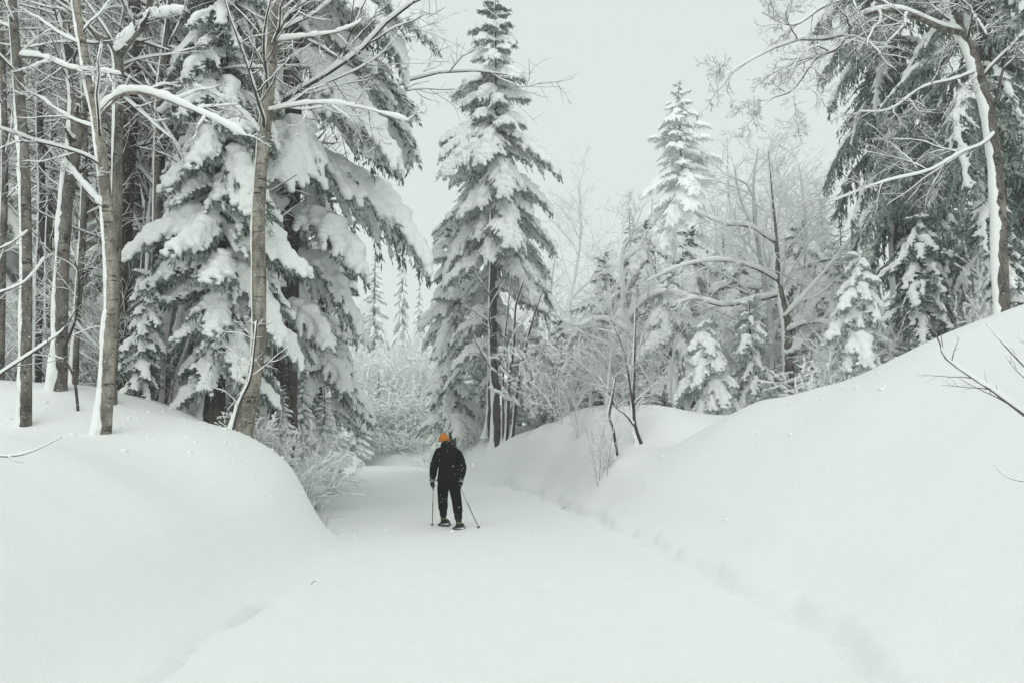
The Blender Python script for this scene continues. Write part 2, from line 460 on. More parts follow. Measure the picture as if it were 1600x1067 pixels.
# ------------------------------------------------------------------ conifer boughs (shared meshes)
def twiglets(base, d, L, W, rng):
    """needle sprays: two crossed pointed blades each"""
    n = len(base); d = nrm(d)
    v = nrm(np.cross(d, rng.normal(size=d.shape))); w = np.cross(d, v)
    tip = base + d * L[:, None]; mid = base + d * (L * .42)[:, None]
    h = (W * .5)[:, None]
    V = np.stack((base, mid + v * h, tip, mid - v * h, base, mid + w * h, tip, mid - w * h), 1).reshape(-1, 3)
    i = np.arange(n)[:, None] * 8
    Q = np.concatenate((i + np.array((0, 1, 2, 3)), i + np.array((4, 5, 6, 7))))
    return V, Q
def bough_arrays(L, droop, sn, seed, detail=1.0, shag=1.0):
    rng = np.random.default_rng(seed)
    K = 14; t = np.linspace(0, 1, K)
    bend = rng.normal(0, .05)
    ax = np.stack((L * t * (1 - .2 * droop * t), L * (bend * t ** 2 + .02 * np.sin(t * 7 + seed)), L * (.08 * t - droop * t ** 1.7)), -1)
    rad = .006 + .016 * min(1.6, L / 1.8) * (1 - t)
    ns = int((L * 21 + 9) * (.55 + .45 * detail))
    ts = np.linspace(.07, .985, ns) + rng.normal(0, .012, ns); ts = np.clip(ts, .05, .99)
    side = np.where(np.arange(ns) % 2 == 0, 1., -1.)
    sl_ = (L * .36 * np.clip(1.12 - ts, .02, 1) ** .75 * np.minimum(1, ts / .2 + .15) * rng.uniform(.6, 1.25, ns) + .07)
    u = ts * (K - 1.0001); i = u.astype(int); f = (u - i)[:, None]
    b = ax[i] * (1 - f) + ax[i + 1] * f; tan = nrm(ax[i + 1] - ax[i])
    a = np.radians(rng.normal(50, 11, ns))[:, None]
    lat = np.stack((np.zeros(ns), side, rng.normal(-.12, .18, ns)), -1)
    d = nrm(tan * np.cos(a) + lat * np.sin(a))
    Ks = 6; s = np.linspace(0, 1, Ks)[None, :, None]
    SP = b[:, None] + d[:, None] * sl_[:, None, None] * s + np.array((0, 0, -1.)) * (sl_ * (.28 + .45 * droop))[:, None, None] * s ** 1.8
    SR = np.full((ns, Ks), .005) * np.linspace(1, .4, Ks)[None, :]
    mb = MB()
    V, Q = tubes(ax[None], rad[None], 5); mb.add(V, Q, m=0)
    if detail > .5:
        V, Q = tubes(SP, SR, 3); mb.add(V, Q, m=0)
    # sprays of needles, tilted outwards and hanging
    step = .022 / detail
    bases = []; dirs = []; lens = []
    for path, ln, dd in [(SP[k], sl_[k], 1) for k in range(ns)] + [(ax[1:], L, 0)]:
        m = max(3, int(ln / step * (1.25 if dd else 1.0)))
        q = rng.uniform(.06, 1, m) * (len(path) - 1.0001); j = q.astype(int); g = (q - j)[:, None]
        p = path[j] * (1 - g) + path[j + 1] * g; tt = nrm(path[j + 1] - path[j])
        r = rng.normal(size=(m, 3)); r[:, 2] *= .5
        dv = tt * .75 + r * .42 + np.array((0, 0, -1)) * rng.uniform(.1, .95, m)[:, None] * shag
        bases.append(p); dirs.append(dv); lens.append(rng.uniform(.06, .15, m) * (1 + .5 * (rng.random(m) < .2 * shag)))
    bases = np.concatenate(bases); dirs = np.concatenate(dirs); lens = np.concatenate(lens) / detail ** .35
    V, Q = twiglets(bases, dirs, lens, lens * rng.uniform(.13, .25, len(lens)) / detail ** .6, rng)
    mb.add(V, Q, m=1)
    # lumps of snow lying on the axis and out along the side twigs
    k = min(1.25, .5 + L / 2.6)
    ta = np.arange(.10, .985, .04 / L)
    u = ta * (K - 1.0001); i = u.astype(int); f = (u - i)[:, None]
    c = ax[i] * (1 - f) + ax[i + 1] * f
    ra = (.045 + .085 * np.sin(np.pi * np.clip(ta, 0, 1) ** .8) ** .8) * k * sn * (.4 + .7 * smooth_noise(rng, 1, len(ta), 5)[0] + .5 * smooth_noise(rng, 1, len(ta), 1.6)[0])
    keep = smooth_noise(rng, 1, len(ta), 5)[0] > (.0 if sn > .85 else .22)
    C = [(c + np.stack((rng.normal(0, .012, len(ta)), rng.normal(0, .02, len(ta)), ra * .55), -1))[keep]]; Rr = [ra[keep]]
    for q in range(ns):
        if rng.random() > .55 + .35 * sn: continue
        e = rng.uniform(.35, .98) if sn < 1.2 else rng.uniform(.55, 1.0); m = max(2, int(sl_[q] * e / .045)); ss = np.linspace(.0, e, m)
        j = np.minimum((ss * (Ks - 1.0001)).astype(int), Ks - 2); g = (ss * (Ks - 1.0001) - j)[:, None]
        p = SP[q][j] * (1 - g) + SP[q][j + 1] * g
        rr = ((.062 if sn < 1.2 else .068) * k * sn * (1 - .45 * ss)) * rng.uniform(.7, 1.25, m) * (.75 + .5 * rng.random())
        p = p + np.array((0, 0, 1)) * (rr * .55)[:, None]
        C.append(p); Rr.append(rr)
    return mb, np.concatenate(C), np.maximum(np.concatenate(Rr), .02)
_BOUGH = {}
SIZES = (0.6, 1.2, 2.1, 3.2)
DROOPS = (.12, .38, .75)
NVAR = 2
def bough_meshes(si, di, snow, var, dark):   # dark: False, True or 'pale'
    key = (si, di, snow, var, dark)
    if key not in _BOUGH:
        sn = {0: .5, 1: 1.0, 2: 1.4, 3: 1.65}[snow]
        mb, C, R = bough_arrays(SIZES[si], DROOPS[di], sn, 100 + si * 40 + di * 10 + snow * 3 + var, 1.0 if SIZES[si] < 3 else .85, 1.7 if dark is True else 1.0)
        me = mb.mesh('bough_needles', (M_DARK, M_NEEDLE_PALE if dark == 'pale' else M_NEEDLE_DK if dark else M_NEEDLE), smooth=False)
        V, T = balls(C, R)
        _BOUGH[key] = (me, remeshed('bough_snow', V, T, .02 if SIZES[si] < 2 else .027, M_SNOW, 2))
    return _BOUGH[key]

def conifer(label, px, d, prof, n, cat='tree', group=None, snow=1, dark=False, droopk=1.0, r0=None, lean=0., seed=0, base_py=None, front_gap=None, name='conifer', trunk_mat=None, tilt=0., plaster=.5, az_bias=None, rmin=.62, rmax=1.14, snow_top=None, top_at=0.):
    """prof: rows (py, reach left px, reach right px) from the top down, at depth d"""
    rng = np.random.default_rng(seed + 1000)
    x = PX(px, d); z0 = gz(x, d) - .08
    top = P(px, prof[0][0], d)[2]
    hs = np.array([P(px, r[0], d)[2] - z0 for r in prof])[::-1]
    lr = np.array([r[1] for r in prof])[::-1] * d / F; rr = np.array([r[2] for r in prof])[::-1] * d / F
    H = top - z0
    root = thing(name, label, cat, (x, d, z0), group)
    r0 = r0 or .012 * H + .04
    K = 26; tt = np.linspace(0, 1, K)
    path = np.stack((lean * tt + .05 * np.sin(tt * 5 + seed), .04 * np.sin(tt * 4 + 2 * seed), H * tt), -1)
    R = r0 * (1 - tt) ** .8 + .012
    R[0:2] *= (1.35, 1.1)
    mb = MB(); V, Q = tubes(path[None], R[None], 10); mb.add(V, Q)
    link('trunk', mb.mesh('conifer_trunk', (trunk_mat or M_DARK,)), root)
    if plaster > 0:
        link('trunk_snow', plaster_mesh(path, R, rng, plaster), root)
    ga = 2.399963; az = rng.random() * 6.28
    lo, hi = hs[0], hs[-1]
    us = (np.arange(n) + rng.random(n) * .7) / n
    for k in range(n):
        az += ga + rng.normal(0, .25)
        h = lo + (hi - lo) * us[k] ** .92 
        ca = math.cos(az)
        if az_bias is not None and rng.random() < az_bias[1]:
            az_k = az_bias[0] + rng.normal(0, .55); ca = math.cos(az_k)
        else: az_k = az
        l = np.interp(h, hs, lr); r_ = np.interp(h, hs, rr); m = .5 * (l + r_)
        reach = (m + (r_ - m) * ca if ca > 0 else m + (l - m) * -ca)
        reach *= rng.uniform(rmin, rmax)
        if front_gap and front_gap[0] < h < front_gap[1] and math.sin(az_k) < -.35 : continue
        frac = h / H
        di = 0 if frac > .9 else (1 if frac > .62 else 2)
        if droopk < .7: di = max(0, di - 1)
        if droopk > 1.3: di = min(2, di + 1)
        dr = DROOPS[di]
        L = max(.3, reach / (1 - .18 * dr))
        si = int(np.argmin([abs(math.log(L / q)) for q in SIZES]))
        sc = L / SIZES[si]
        ha = min(h + dr * L * .55, H - .12)
        f = ha / H
        pz = np.array((np.interp(f, tt, path[:, 0]), np.interp(f, tt, path[:, 1]), ha))
        me, ms = bough_meshes(si, di, (snow_top if snow_top is not None and P_px(h + z0, d) < top_at else snow) if frac < .93 else min(snow, 1), int(rng.integers(NVAR)), dark)
        ob = link('bough', me, root, pz, (rng.normal(0, .14), rng.normal(0, .15) - (.35 if frac > .93 else 0) + tilt, az_k), (sc, sc * rng.uniform(.85, 1.15), sc))
        tag(link('snow', ms, ob), kind='stuff')
    # leader
    me, ms = bough_meshes(0, 0, 0, 0, dark)
    ob = link('bough', me, root, (path[-1, 0], path[-1, 1], H - .5), (0, -1.45, 0), 1.0)
    link('snow', ms, ob)
    return root

def plaster_mesh(path, R, rng, hw=.6, ang0=math.pi, thick=1.0, K2=110, t0=0., t1=1.):
    """wind-packed snow stuck to one side of a trunk"""
    p, r = densify(path[None], np.asarray(R)[None], K2); p = p[0]; r = r[0]
    a, b = int(t0 * K2), int(t1 * K2); p = p[a:b]; r = r[a:b]; K = len(p)
    S = 13; w = (hw + (.55 * np.exp(-(p[:, 2] - p[0, 2]) / .4) if t0 == 0 else 0)) * (.35 + .75 * smooth_noise(rng, 1, K, 6)[0] + .45 * smooth_noise(rng, 1, K, 1.3)[0]); cen = ang0 + .5 * (smooth_noise(rng, 1, K, 9)[0] - .5)
    s = np.linspace(-1, 1, S)
    th = cen[:, None] + w[:, None] * s[None, :] * (1 + .30 * rng.normal(0, .4, (K, S)) * (np.abs(s) > .6))
    prof_ = (1 - s ** 2)[None, :] ** .6 * (.010 + .022 * smooth_noise(rng, 1, K, 4)[0][:, None]) * thick + r[:, None] * .16 * thick * (1 - s ** 2)[None, :]
    foot = np.exp(-(p[:, 2] - p[0, 2]) / .42)[:, None] if t0 == 0 else 0
    prof_ = prof_ * (1 + 3.2 * foot)
    ends = np.minimum(1, (np.arange(K)[::-1]) / 2.)
    rad = r[:, None] * .97 + prof_ * ends[:, None] + np.where(np.abs(s) > .99, -.03 * r[:, None], 0)
    V = np.stack((p[:, 0:1] + np.cos(th) * rad, p[:, 1:2] + np.sin(th) * rad, np.repeat(p[:, 2:3], S, 1)), -1)
    i = (np.arange(K - 1)[:, None] * S + np.arange(S - 1)[None, :]).ravel()
    return make_mesh('trunk_snow', V, np.stack((i, i + 1, i + S + 1, i + S), -1), None, (M_SNOW,))

# far conifers: whole crowns of coarse boughs, shared
_FARC = []
def far_crown(seed, snow, dark=False, H=10., W=1.9, n=74):
    rng = np.random.default_rng(seed)
    mb = MB(); sb = MB(); az = 0
    lib = [bough_arrays(1.6, dr, snow, seed * 7 + q, .42) for q, dr in enumerate((.2, .45, .7))]
    libs = []
    for q, (m, C, R) in enumerate(lib):
        V, Q, T, mi = m.arrays()
        bv, bt = balls(C, R); sm = remeshed('t', bv, bt, .055, M_SNOW, 2)
        sv = np.empty(len(sm.vertices) * 3, np.float32); sm.vertices.foreach_get('co', sv); sv = sv.reshape(-1, 3)
        sq = np.array([p.vertices[:] for p in sm.polygons if len(p.vertices) == 4]); bpy.data.meshes.remove(sm)
        libs.append((V, Q, sv, sq))
    path = np.array(((0, 0, 0), (.03, .02, H * .5), (0, 0, H))); pr = np.array((.16, .09, .012))
    V, Q = tubes(resample(path, 12)[None], np.interp(np.linspace(0, 1, 12), (0, .5, 1), pr)[None], 7); mb.add(V, Q, m=0)
    for k in range(n):
        az += 2.4 + rng.normal(0, .3); f = ((k + rng.random()) / n) ** .9
        h = H * (.06 + .93 * f); L = max(.22, W * (1 - f) ** .8 * rng.uniform(.75, 1.12) * (1 if f < .93 else .8))
        V, Q, sv, sq = libs[0 if f > .85 else (1 if f > .5 else 2)]
        s = L / 1.6; ca, sa = math.cos(az), math.sin(az); tl = rng.normal(0, .1)
        Rm = np.array(((ca, -sa, 0), (sa, ca, 0), (0, 0, 1))) @ np.array(((math.cos(tl), 0, math.sin(tl)), (0, 1, 0), (-math.sin(tl), 0, math.cos(tl))))
        off = np.array((0, 0, min(H - .1, h + .3 * L)))
        mb.add((V * s) @ Rm.T + off, Q, m=1); sb.add((sv * s) @ Rm.T + off, sq)
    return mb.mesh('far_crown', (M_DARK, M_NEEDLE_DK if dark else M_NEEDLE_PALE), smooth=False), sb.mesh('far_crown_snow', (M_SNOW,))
def far_conifer(px, d, py_top, halfw, label, group, var, name='conifer', sink=.1):
    while len(_FARC) <= var:
        v = len(_FARC); _FARC.append(far_crown(31 + v * 5, (1.0, 1.35, .75, 1.0)[v % 4], dark=(v == 2)))
    x = PX(px, d); z = gz(x, d) - sink; H = P(px, py_top, d)[2] - z
    root = thing(name, label, 'tree', (x, d, z), group, rz=random.random() * 6.28)
    sx = halfw * d / F / 1.75
    o = link('crown', _FARC[var][0], root, sc=(sx, sx, H / 10.)); link('snow', _FARC[var][1], o)
    return root

# ------------------------------------------------------------------ bare trees
def tree_parts(trunk, R0, rng, mat, limbs=(), n1=9, n2=7, n3=7, n4=2, t0=.35, ratio=.33, up=.15, th=.016, twig=M_TWIG, tw_r=.003, K=30, rr=.27, ang=52, grav=0., wig=.13):
    """trunk: (m,3) points; limbs: list of (points, r0, r1). Returns dict of MB"""
    out = {}
    tp = resample(trunk, K); R = np.interp(np.linspace(0, 1, K), np.linspace(0, 1, len(R0)), R0)
    out['trunk'] = (tp, R)
    lb = []
    for pts, a, b in limbs:
        lb.append((resample(pts, 18), np.linspace(a, b, 18)))
    out['limb'] = lb
    G1, H1 = grow(tp[None], R[None], n1, t0, .98, ratio, ang, 10, rng, up=up, wig=wig, grav=grav, rr=rr)
    if lb:
        LP = np.stack([l[0] for l in lb]); LR = np.stack([l[1] for l in lb])
        a, b = grow(LP, LR, max(5, n2), .2, .99, .34, ang, 10, rng, up=up * .6, wig=wig, grav=grav, rr=.6)
        G1 = np.concatenate((G1, a)); H1 = np.concatenate((H1, b))
    G2, H2 = grow(G1, H1, n2, .15, .98, .45, 48, 7, rng, up=up * .5, wig=wig * 1.2, grav=grav, rr=.6, rmin=tw_r * 1.2)
    G3, H3 = grow(G2, H2, n3, .15, .98, .5, 46, 5, rng, up=.05, wig=.16, grav=grav, rr=.6, rmin=tw_r)
    mb = MB(); 
    for p, r, S in ((G1, H1, 6), (G2, H2, 5), (G3, H3, 4)):
        V, Q = tubes(p, r, S); mb.add(V, Q)
    if n4:
        G4, H4 = grow(G3, H3, n4, .2, .98, .55, 44, 4, rng, up=.03, wig=.18, grav=grav, rr=.7, rmin=tw_r * .8)
        V, Q = tubes(G4, H4, 3); mb.add(V, Q)
    sb = MB()
    V, Q = snow_on(G1, H1, th, rng, 6, 22, cap=1.5); sb.add(V, Q)
    V, Q = snow_on(G2, H2, th * .5, rng, 5, 12, cap=1.2); sb.add(V, Q)
    V, Q = snow_on(G3, H3, th * .22, rng, 4, None, cap=.9); sb.add(V, Q)
    out['crown'] = mb; out['snow'] = sb
    return out
def hero_tree(name, label, trunk_px, R0, mat, limbs_px=(), seed=0, group=None, pl=.75, plt=1.0, th=.016, limb_th=.05, twig=M_TWIG, cat='tree', sink=.25, pl_range=(0, 1), pl_ang=math.pi, **kw):
    rng = np.random.default_rng(seed)
    tp = np.array([P(*q) for q in trunk_px])
    b = tp[0].copy(); b[2] = min(b[2], gz(b[0], b[1])) - sink
    tp[0] = b
    lim = [(np.array([P(*q) for q in l[0]]) - b, l[1], l[2]) for l in limbs_px]
    lth = [l[3] if len(l) > 3 else limb_th for l in limbs_px]
    o = tree_parts(tp - b, R0, rng, mat, lim, twig=twig, th=th, **kw)
    root = thing(name, label, cat, b, group)
    path, R = o['trunk']
    R = R * (1 + .10 * (smooth_noise(rng, 1, len(R), 3)[0] - .5)); R[0] *= 1.25
    mb = MB(); V, Q = tubes(path[None], R[None], 14); mb.add(V, Q)
    tr = link('trunk', mb.mesh('trunk', (mat,)), root)
    if pl: link('trunk_snow', plaster_mesh(path, R, rng, pl, pl_ang, plt, t0=pl_range[0], t1=pl_range[1]), tr)
    V, Q = snow_on(path[None], R[None], limb_th, rng, 8, 60, lo=.55, hi=.8)
    for (p, r), l_th in zip(o['limb'], lth):
        m = MB(); V, Q = tubes(p[None], r[None], 9); m.add(V, Q)
        lo = link('limb', m.mesh('limb', (mat,)), root)
        m = MB(); V, Q = snow_on(p[None], r[None], l_th, rng, 9, 64, 5); m.add(V, Q)
        tag(link('snow', m.mesh('limb_snow', (M_SNOW,)), lo), kind='stuff')
    cr = link('crown', o['crown'].mesh('crown', (twig,)), root)
    tag(link('snow', o['snow'].mesh('crown_snow', (M_SNOW,)), cr), kind='stuff')
    return root
_BARE = []
def bare_protos():
    for v in range(5):
        rng = np.random.default_rng(900 + v)
        H = 9.0; lean = rng.normal(0, .5, 2)
        spread = v in (1, 3); wv = .55 if spread else .16
        tr = np.array([(lean[0] * t * t * (2 if spread else 1) + wv * math.sin(5.5 * t + v) * t ** .6, lean[1] * t * t + wv * .7 * math.cos(4.3 * t + 2 * v) * t ** .6, H * t) for t in np.linspace(0, 1, 9)])
        o = tree_parts(tr, (.13, .10, .075, .05, .02), rng, M_GREY, n1=14 if spread else 12, n2=8, n3=7, n4=3, t0=.22 if spread else .3,
                       ratio=.42 if spread else .30, up=.25 if spread else .45, th=.022, tw_r=.0034, rr=.36 if spread else .3)
        path, R = o['trunk']; mb = MB(); V, Q = tubes(path[None], R[None], 9); mb.add(V, Q)
        _BARE.append((mb.mesh('bare_trunk', (M_GREY,)), plaster_mesh(path, R, rng, .8, K2=60), o['crown'].mesh('bare_crown', (M_TWIG,)), o['snow'].mesh('bare_snow', (M_SNOW,)), o['crown'].mesh('bare_crown_rimed', (M_RIME,)), mb.mesh('bare_trunk_rimed', (M_RIMEBARK,))))
bare_protos()
def bare_tree(px, d, py_top, label, group, var, wid=1.0, rime=False, rz=None):
    x = PX(px, d); z = gz(x, d) - .15; H = P(px, py_top, d)[2] - z; s = H / 9.
    root = thing('bare_tree', label, 'tree', (x, d, z), group, rz=0)
    a = random.uniform(-.5, .5) if rz is None else rz
    T = _BARE[var]
    k = (s * wid, s * wid, s)
    tr = link('trunk', T[5] if rime else T[0], root, rot=(0, 0, a), sc=k); link('trunk_snow', T[1], tr)
    cr = link('crown', T[4] if rime else T[2], root, rot=(0, 0, a), sc=k); tag(link('snow', T[3], cr), kind='stuff')
    return root
# shrubs
_SHRUB = []
def shrub_protos():
    for v in range(8):
        rng = np.random.default_rng(700 + v); ns = (9, 13, 7, 11, 8, 12, 10, 14)[v]; H = 2.2
        st = np.zeros((1, 2, 3)); st[0, 1, 2] = .1
        az = rng.random(ns) * 6.28; tl = rng.uniform(.15, .75 if v != 2 else .4, ns); K = 9; s = np.linspace(0, 1, K)
        d0 = np.stack((np.sin(tl) * np.cos(az), np.sin(tl) * np.sin(az), np.cos(tl)), -1)
        L = H * rng.uniform(.6, 1.1, ns)
        G = np.zeros((ns, K, 3)); p = np.stack((.12 * np.cos(az), .12 * np.sin(az), np.full(ns, -.2)), -1); d = d0
        for k in range(K):
            G[:, k] = p; d = nrm(d + rng.normal(0, .09, d.shape) + np.array((0, 0, -.035 if v in (1, 3) else -.06 if v > 4 else .0))); p = p + d * (L / (K - 1))[:, None]
        Rr = rng.uniform(.007, .013, ns)[:, None] * (1 - .7 * s)[None]
        A, B = grow(G, Rr, 7, .25, .98, .42, 40, 7, rng, up=.15, wig=.14, rr=.5, rmin=.0035)
        C, D = grow(A, B, 9, .15, .98, .5, 42, 5, rng, up=.05, wig=.16, rr=.6, rmin=.0028)
        mb = MB()
        for p_, r_, S in ((G, Rr, 5), (A, B, 4), (C, D, 3)):
            V, Q = tubes(p_, r_, S); mb.add(V, Q)
        sb = MB()
        V, Q = snow_on(G, Rr, .02, rng, 5, 16, lo=.3, hi=.8); sb.add(V, Q)
        V, Q = snow_on(A, B, .012, rng, 5, 10, cap=1.2); sb.add(V, Q)
        V, Q = snow_on(C, D, .006, rng, 4, cap=1.); sb.add(V, Q)
        if v > 4:
            pts = np.concatenate((G[:, 2:].reshape(-1, 3), densify(A, B, 22)[0].reshape(-1, 3)))
            rr = rng.uniform(.018, .042, len(pts)) * (.6 + .8 * rng.random(len(pts)))
            keep = rng.random(len(pts)) < .93
            V, T = balls(pts[keep] + np.array((0, 0, .03)), rr[keep], .8)
            lm = remeshed('shrub_snow', V, T, .022, M_SNOW, 1)
        _SHRUB.append((mb.mesh('shrub_stems', (M_TWIG,)), lm if v > 4 else sb.mesh('shrub_snow', (M_SNOW,)), mb.mesh('shrub_stems_rimed', (M_RIME,))))
shrub_protos()
def shrub(px, d, h, label, group, var, wid=1.0, rime=False, snow=True, name='shrub', tilt=(0, 0)):
    x = PX(px, d); z = gz(x, d) - .05; s = h / 2.0
    root = thing(name, label, 'shrub', (x, d, z), group, rz=random.random() * 6.28)
    T = _SHRUB[var]
    o = link('stems', T[2] if rime else T[0], root, rot=(tilt[0], tilt[1], 0), sc=(s * wid, s * wid, s))
    if snow: tag(link('snow', T[1], o), kind='stuff')
    return root
random.seed(11)
# ------------------------------------------------------------------ hero conifers
G_CON = 'snow-laden conifers beside the road'
conifer('big spruce with thick hanging pillows of snow standing just left of the leaning pale birch', 328, 14.8,
        [(-150, 15, 15), (-60, 55, 55), (30, 78, 82), (110, 92, 95), (200, 100, 100), (290, 112, 112), (390, 122, 118), (470, 120, 120), (560, 80, 120), (630, 55, 95)],
        92, snow=2, snow_top=1, top_at=215, seed=1, droopk=1.4, group=G_CON, name='spruce')
conifer('tall fir with long drooping snowy limbs reaching right over the road gap', 440, 18.5,
        [(-900, 20, 20), (-500, 120, 120), (-200, 140, 195), (-20, 110, 215), (90, 100, 232), (170, 90, 245), (250, 90, 262), (330, 80, 262), (400, 75, 185), (470, 70, 160), (540, 60, 120)],
        84, snow=3, seed=2, group=G_CON, droopk=1.0, r0=.3, name='fir', az_bias=(-.15, .36), rmin=.55, snow_top=2, top_at=120)
conifer('squat bushy conifer smothered in white snow at the end of the left bank', 497, 26,
        [(300, 8, 8), (350, 30, 35), (420, 50, 58), (500, 60, 72), (570, 70, 78), (640, 70, 80), (690, 60, 70)],
        62, snow=3, seed=3, group=G_CON, name='spruce')
conifer('tall snow-loaded spruce standing alone in the middle behind the walker, its top against the sky', 771, 36,
        [(-12, 6, 6), (30, 42, 36), (75, 52, 46), (115, 55, 62), (165, 78, 72), (215, 92, 96), (265, 88, 106), (330, 92, 92), (400, 98, 98), (470, 96, 118), (550, 88, 98), (625, 62, 72)],
        104, snow=3, rmin=.55, front_gap=(0, 7.0), seed=4, group=G_CON, r0=.22, lean=.0, name='spruce', plaster=.8)
conifer('narrow conifer buried in snow lumps hugging the left side of the tall lone spruce', 708, 39,
        [(330, 8, 8), (370, 34, 40), (430, 46, 62), (500, 50, 70), (570, 50, 76), (640, 52, 76), (690, 50, 70)],
        58, snow=3, seed=5, droopk=1.0, rmin=.5, group=G_CON, name='spruce')
conifer('low snow-heaped conifer right of the dark stems under the tall lone spruce', 836, 35,
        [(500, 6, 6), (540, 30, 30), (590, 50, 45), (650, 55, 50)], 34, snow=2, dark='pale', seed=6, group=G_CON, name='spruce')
conifer('huge dark conifer with shaggy boughs at the upper right, its left edge against the sky', 1425, 21,
        [(-700, 20, 20), (-300, 90, 90), (-80, 105, 130), (60, 122, 140), (170, 136, 150), (280, 140, 150), (380, 120, 140), (450, 90, 110), (500, 70, 90)],
        96, snow=0, dark=True, seed=7, droopk=1.5, group=G_CON, r0=.3, name='spruce', tilt=.12)
conifer('darkest conifer at the far right with bare limbs slanting down behind the snow-streaked birch', 1575, 17.5,
        [(-900, 20, 20), (-400, 150, 120), (-100, 190, 140), (60, 215, 140), (180, 235, 140), (280, 230, 130), (380, 170, 110), (440, 120, 80)],
        84, snow=0, dark=True, seed=8, droopk=1.5, group=G_CON, r0=.32, name='spruce', tilt=.2)
conifer('snow-heaped young spruce on the crest of the right bank below the dark conifers', 1455, 17.8,
        [(335, 6, 6), (370, 25, 25), (430, 48, 45), (490, 62, 58), (540, 60, 60)], 46, snow=1, seed=9, group=G_CON, droopk=1.4, name='spruce')
conifer('young spruce with white caps left of the twin bare stems on the right bank', 1352, 16.2,
        [(395, 6, 6), (430, 25, 24), (490, 44, 40), (560, 52, 45), (610, 50, 45)], 44, snow=2, dark='pale', seed=10, group=G_CON, droopk=1.4, name='spruce')
conifer('small white snow-draped spruce at the right edge beside the foot of the snow-streaked birch', 1597, 14.6,
        [(385, 6, 6), (410, 22, 22), (450, 30, 30), (500, 32, 32)], 30, snow=2, seed=12, group=G_CON, droopk=1.4, name='spruce')
conifer('conical spruce draped white in the dip between the two snow humps', 1112, 21.5,
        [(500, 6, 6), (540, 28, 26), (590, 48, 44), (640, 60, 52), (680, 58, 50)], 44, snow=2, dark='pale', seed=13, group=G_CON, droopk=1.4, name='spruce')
conifer('white-capped spruce at the left foot of the forked snowy tree', 1180, 22.5,
        [(470, 6, 6), (520, 30, 28), (580, 44, 40), (640, 50, 44)], 38, snow=1, dark='pale', seed=14, group=G_CON, name='spruce')
conifer('dark-hearted snowy spruce behind the two-stemmed sapling', 1050, 25.5,
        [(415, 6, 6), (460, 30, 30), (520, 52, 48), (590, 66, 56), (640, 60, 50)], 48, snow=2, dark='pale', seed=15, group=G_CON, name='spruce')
conifer('small snow-buried spruce at the foot of the big spruce on the left', 214, 14.2,
        [(425, 6, 6), (470, 24, 24), (530, 34, 34), (590, 36, 38), (622, 34, 36)], 40, snow=2, seed=16, group=G_CON, droopk=1.4, name='spruce')
conifer('grey-green spruce with drooping tiers between the fork tree and the big spruce', 262, 18.5,
        [(120, 8, 8), (200, 40, 40), (300, 60, 50), (420, 70, 60), (540, 60, 55)], 58, snow=1, seed=17, group=G_CON, name='spruce')

for k, (px, d, yt, hw, lab) in enumerate((
    (945, 31, 400, 62, 'ragged snow-draped spruce left of the crooked dead-topped tree'), (1012, 29, 350, 66, 'ragged snow-draped spruce right behind the crooked dead-topped tree'),
    (1086, 30, 360, 74, 'broad ragged spruce below the tall misty conifer'), (1158, 28, 400, 74, 'broad ragged spruce left of the forked snowy tree trunk'),
    (1262, 29, 350, 78, 'broad ragged spruce right of the forked snowy tree trunk'), (1310, 24, 400, 62, 'ragged spruce filling the corner left of the huge dark conifer'),
    (872, 36, 500, 60, 'ragged snow-draped spruce right of the dark stem clump'))):
    conifer(lab, px, d, [(yt, 8, 8), (yt + 45, hw * .4, hw * .45), (yt + 100, hw * .8, hw * .7), (yt + 160, hw, hw), (yt + 215, hw * 1.05, hw)], 46, snow=3 if k % 2 else 2, seed=80 + k, rmin=.38, rmax=1.25,
            group='ragged spruces in the right middle distance', droopk=1.4 if k % 3 else 1.0, name='spruce', plaster=0)

# ------------------------------------------------------------------ hero bare trees
hero_tree('birch', 'slim brown trunk nearest the left edge, snow plastered down its left side',
  [(42, 674, 11.6), (41, 550, 11.6), (42, 400, 11.6), (38, 250, 11.7), (27, 100, 11.8), (12, -80, 12)], (.078, .075, .072, .068, .06), M_GREY,
  [([(30, 88, 11.75), (70, 92, 11.5), (110, 108, 11.3), (150, 112, 11.2), (190, 118, 11.2)], .03, .012)], seed=21, group='bare trunks on the left bank', t0=.75, n1=6, n2=5, n3=5, K=34, pl=.85, limb_th=.025)
hero_tree('birch', 'dark rough trunk with a snow-capped broken stub, second from the left edge',
  [(96, 606, 13.2), (97, 450, 13.2), (104, 320, 13.2), (119, 175, 13.3), (106, 70, 13.4), (86, -80, 13.5)], (.11, .10, .095, .078, .07), M_GREY,
  [([(104, 320, 13.2), (116, 250, 13.05), (127, 178, 12.95)], .10, .085)], seed=22, group='bare trunks on the left bank', t0=.6, n1=7, n2=5, n3=5, pl=.95, plt=1.4, limb_th=.08)
hero_tree('birch', 'pale peeling birch nearest on the left, one snowy limb arching to the right',
  [(163, 688, 11.1), (170, 560, 11.1), (176, 450, 11.1), (168, 330, 11.1), (154, 200, 11.2), (135, 100, 11.3), (108, -60, 11.5)], (.09, .085, .08, .07, .06, .05), M_BIRCH,
  [([(157, 178, 11.15), (180, 154, 11), (212, 144, 10.9), (255, 154, 10.8), (300, 172, 10.7), (340, 190, 10.6), (385, 214, 10.5)], .042, .012),
   ([(166, 330, 11.1), (140, 300, 11), (108, 262, 10.9), (90, 225, 10.8)], .022, .008)],
  seed=23, group='bare trunks on the left bank', t0=.55, n1=8, n2=6, n3=5, K=36, pl=.8, plt=1.2, limb_th=.038)
